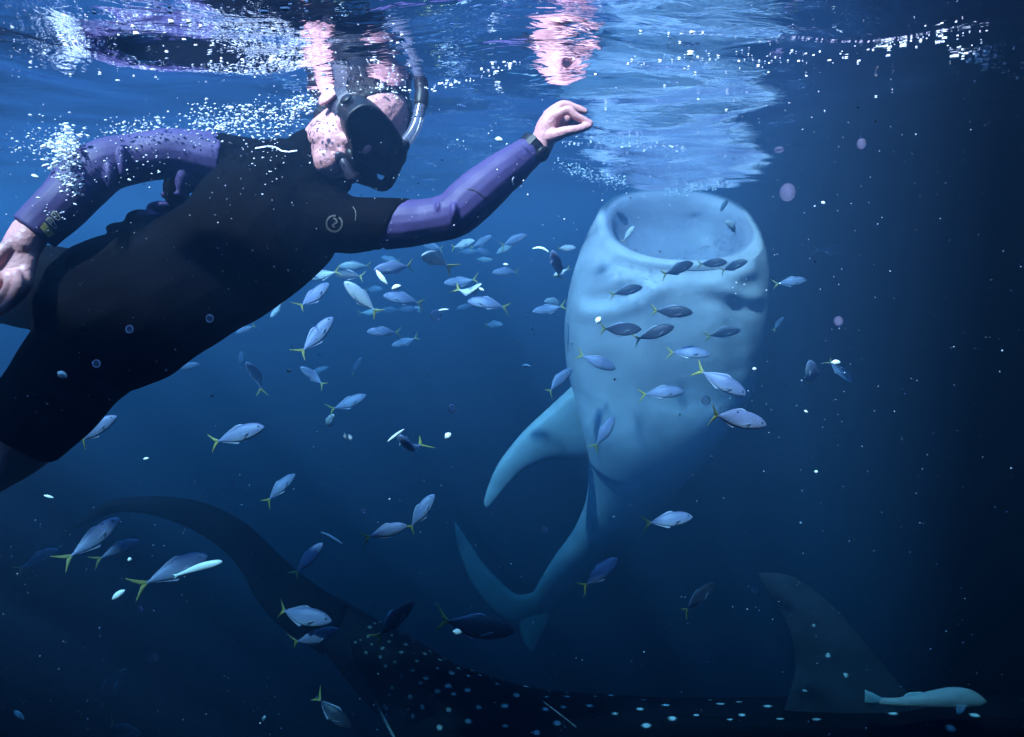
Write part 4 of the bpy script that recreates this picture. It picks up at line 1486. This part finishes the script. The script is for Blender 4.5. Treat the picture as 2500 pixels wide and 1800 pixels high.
BLOB = [(1923, 470, 19, 22, 'largest pale violet blob drifting right of the shark\'s mouth'), (2103, 351, 11, 13, 'pinkish blob in the dark water at upper right'),
        (372, 1607, 15, 13, 'faint pink blob in the black lower left'), (2047, 784, 11, 12, 'violet blob right of the shark\'s throat'),
        (1842, 1442, 8, 9, 'pink blob left of the dorsal fin tip'), (1327, 1292, 14, 7, 'flat violet blob left of the shark\'s tail stalk'),
        (885, 1248, 10, 6, 'flat violet blob above the left fish of the climbing pair'), (476, 1179, 9, 6, 'dim violet blob left of the blunt headed fish'),
        (568, 1179, 6, 7, 'small dim violet blob above the raised tail'), (345, 1483, 10, 10, 'faint round blob under the pure white fish'),
        (1902, 366, 12, 7, 'violet smear above the largest pale violet blob'), (940, 1742, 9, 24, 'long pinkish blob before the spotted shark\'s flank')]
for x, y, a, b, lab in BLOB:  # out-of-focus bokeh spots, built as small see-through spheres
    d = 1.45
    ev, ef = ellipsoid(Vector(), (CX * (a / FPX * d), CU * (b / FPX * d), CF * (a / FPX * d)), 16, 10)
    o = link('bokeh_blob', MB().add(ev, ef).mesh('bokeh_blob', M['blob']))
    o.location = P(x, y, d)
    tag(o, lab, 'jelly blob')

# ------------------------------------------------------------------ marine snow
items = []
sr_ = random.Random(21)
for k in range(2600):
    x, y = sr_.uniform(-60, 2560), sr_.uniform(240, 1860)
    d = sr_.choice((sr_.uniform(0.5, 1.6), sr_.uniform(1.2, 3.2)))
    if x < 1350 and y < 1150:
        d = min(d, 1.22)
    p = P(x, y, d)
    if p.z > -0.05:
        continue
    r = sr_.uniform(0.6, 1.5) if sr_.random() < 0.9 else sr_.uniform(1.6, 3.2)
    items.append((p, r / FPX * d, (1, sr_.uniform(.6, 1), sr_.uniform(.5, 1)), sr_.uniform(0, pi)))
tag(link('plankton', specks('plankton', items, M['snow'])), 'tiny plankton specks drifting all through the water', 'plankton', kind='stuff')

# ------------------------------------------------------------------ bubbles
br = random.Random(33)


def seg_points(pts, n, spread, rmin, rmax, flat=1.0):
    out = []
    lens = [math.hypot(b[0] - a[0], b[1] - a[1]) for a, b in zip(pts[:-1], pts[1:])]
    for _ in range(n):
        k = br.choices(range(len(lens)), lens)[0]
        t = br.random()
        x = pts[k][0] + (pts[k + 1][0] - pts[k][0]) * t + br.gauss(0, spread)
        y = pts[k][1] + (pts[k + 1][1] - pts[k][1]) * t + br.gauss(0, spread * flat)
        r = rmin + (rmax - rmin) * br.random() ** 2.2
        out.append((x, y, r))
    return out


skin_bvh = BVHTree.FromPolygons([v.co + po for v in body_o.data.vertices], [tuple(p.vertices) for p in body_o.data.polygons])
items = []
spots = []
spots += seg_points([(470, 285), (560, 285), (650, 275), (740, 280)], 420, 20, 0.8, 3.6, 0.9)
spots += seg_points([(480, 330), (600, 310), (720, 320)], 260, 20, 1.0, 3.8)
spots += seg_points([(690, 260), (770, 215), (880, 190)], 140, 9, 1.2, 4.5)
spots += seg_points([(850, 215), (930, 215), (990, 240)], 90, 14, 1.2, 4.5)
spots += seg_points([(740, 270), (700, 300), (680, 330)], 30, 14, 1.0, 4.0)
spots += seg_points([(150, 335), (170, 380), (200, 400)], 230, 22, 1.2, 6.0, 1.3)
spots += seg_points([(150, 345), (172, 375)], 240, 9, 1.0, 5.0, 1.4)
spots += seg_points([(700, 290), (735, 262), (770, 245)], 160, 6, 1.0, 4.0)
spots += seg_points([(185, 410), (188, 450), (192, 480)], 120, 10, 1.5, 5.5)
spots += seg_points([(125, 510), (150, 520), (175, 525)], 14, 10, 1.5, 4.5)
spots += seg_points([(20, 360), (100, 345), (170, 380)], 110, 24, 1.0, 4.0)
spots += seg_points([(270, 350), (330, 330), (440, 320)], 120, 7, 1.0, 3.5)
spots += seg_points([(250, 400), (350, 395), (450, 390)], 60, 30, 1.0, 3.0)
spots += seg_points([(640, 380), (720, 410), (660, 440)], 70, 26, 1.0, 3.0)
spots += seg_points([(760, 440), (800, 460), (850, 480)], 16, 4, 1.0, 3.5)
for x, y, r in spots:
    if (742 < x < 905 and y > 280) or (690 < x <= 742 and y > 268 and br.random() < 0.7):
        continue          # the face itself is clear of bubbles
    best = None
    for bv in (skin_bvh, bvh_r, suit_bvh):
        h, n_ = on_surface(bv, x, y, 0.0)
        if h is not None and (best is None or (h - CAM).length < (best[0] - CAM).length):
            best = (h, n_)
    s = at_surface(x, y, 0.006)
    if best is not None and (s is None or (best[0] - CAM).length < (s - CAM).length):
        p = best[0] + best[1] * br.uniform(0.002, 0.02) - CF * br.uniform(0.0, 0.05)
    else:
        p = P(x, y, br.uniform(1.28, 1.42))
        if p.z > surface_z(p.x, p.y) - 0.02:
            continue
    d = (p - CAM).dot(CF)
    items.append((p, r / FPX * d, (br.choice((1, 1, 1.3, 1.9)), 1, br.uniform(.6, 1)), br.uniform(-.5, .5)))
tag(link('bubbles', specks('bubbles', items, M['bubble'], True)), 'white air bubbles streaming over the snorkeller\'s back, head and arm', 'bubbles', kind='stuff')

items = []
spots = seg_points([(1040, 222), (1100, 205), (1180, 185), (1260, 158)], 60, 7, 1.0, 3.4, .8)
spots += seg_points([(1545, 155), (1690, 140), (1840, 150), (2060, 140), (2200, 105)], 80, 14, 1.0, 3.6, .9)
spots += seg_points([(2130, 110), (2250, 90), (2330, 115), (2400, 160), (2490, 188)], 110, 10, 1.0, 4.2, .9)
spots += seg_points([(2290, 60), (2360, 70), (2420, 140)], 26, 14, 1.2, 4.2)
spots += seg_points([(1380, 345), (1480, 350), (1580, 360), (1700, 370)], 60, 10, .8, 2.4, .6)
spots += [(br.uniform(0, 1000), br.uniform(0, 200), br.choice((1, 1.5, 2, 3.5))) for _ in range(120)]
spots += [(br.uniform(1000, 2500), br.uniform(0, 420), br.choice((.8, 1, 1.4, 2.2))) for _ in range(110)]
spots += [(x, y, r) for x, y, r in ((230, 32, 5), (415, 30, 5), (418, 56, 6), (460, 55, 5), (333, 84, 5.5), (645, 31, 8), (696, 24, 9), (669, 74, 6.5), (520, 113, 7), (641, 155, 6), (275, 122, 5), (490, 66, 4),
                                    (2330, 140, 7), (2356, 70, 8), (2288, 62, 6), (2145, 116, 8), (2205, 115, 6), (2168, 138, 5), (1690, 80, 5), (1685, 134, 6))]
for x, y, r in spots:
    s = at_surface(x, y, 0.0015)
    if s is None or (s - CAM).length > 6:
        continue
    d = (s - CAM).dot(CF)
    items.append((s, r / FPX * d, (br.uniform(1, 1.8), 1, .6), 0))
tag(link('bubbles', specks('bubbles', items, M['bubble'], True)), 'bright bubbles trapped in lines under the sea surface', 'bubbles', kind='stuff')

items = []
for x, y, r in (seg_points([(1625, 470), (1680, 462), (1740, 452), (1785, 448)], 260, 6, .8, 2.6, 1.0) + seg_points([(1370, 405), (1420, 418), (1480, 440), (1530, 452)], 260, 10, .8, 2.6, .9)):
    d = 3.62 if x > 1600 else 3.1
    p = P(x, y, d + br.uniform(-.1, .1))
    items.append((p, r / FPX * d, (1.3, 1, .8), br.uniform(-.5, .5)))
tag(link('foam', specks('foam', items, M['bubble'])), 'white foam where the shark\'s snout breaks the surface', 'foam', kind='stuff')
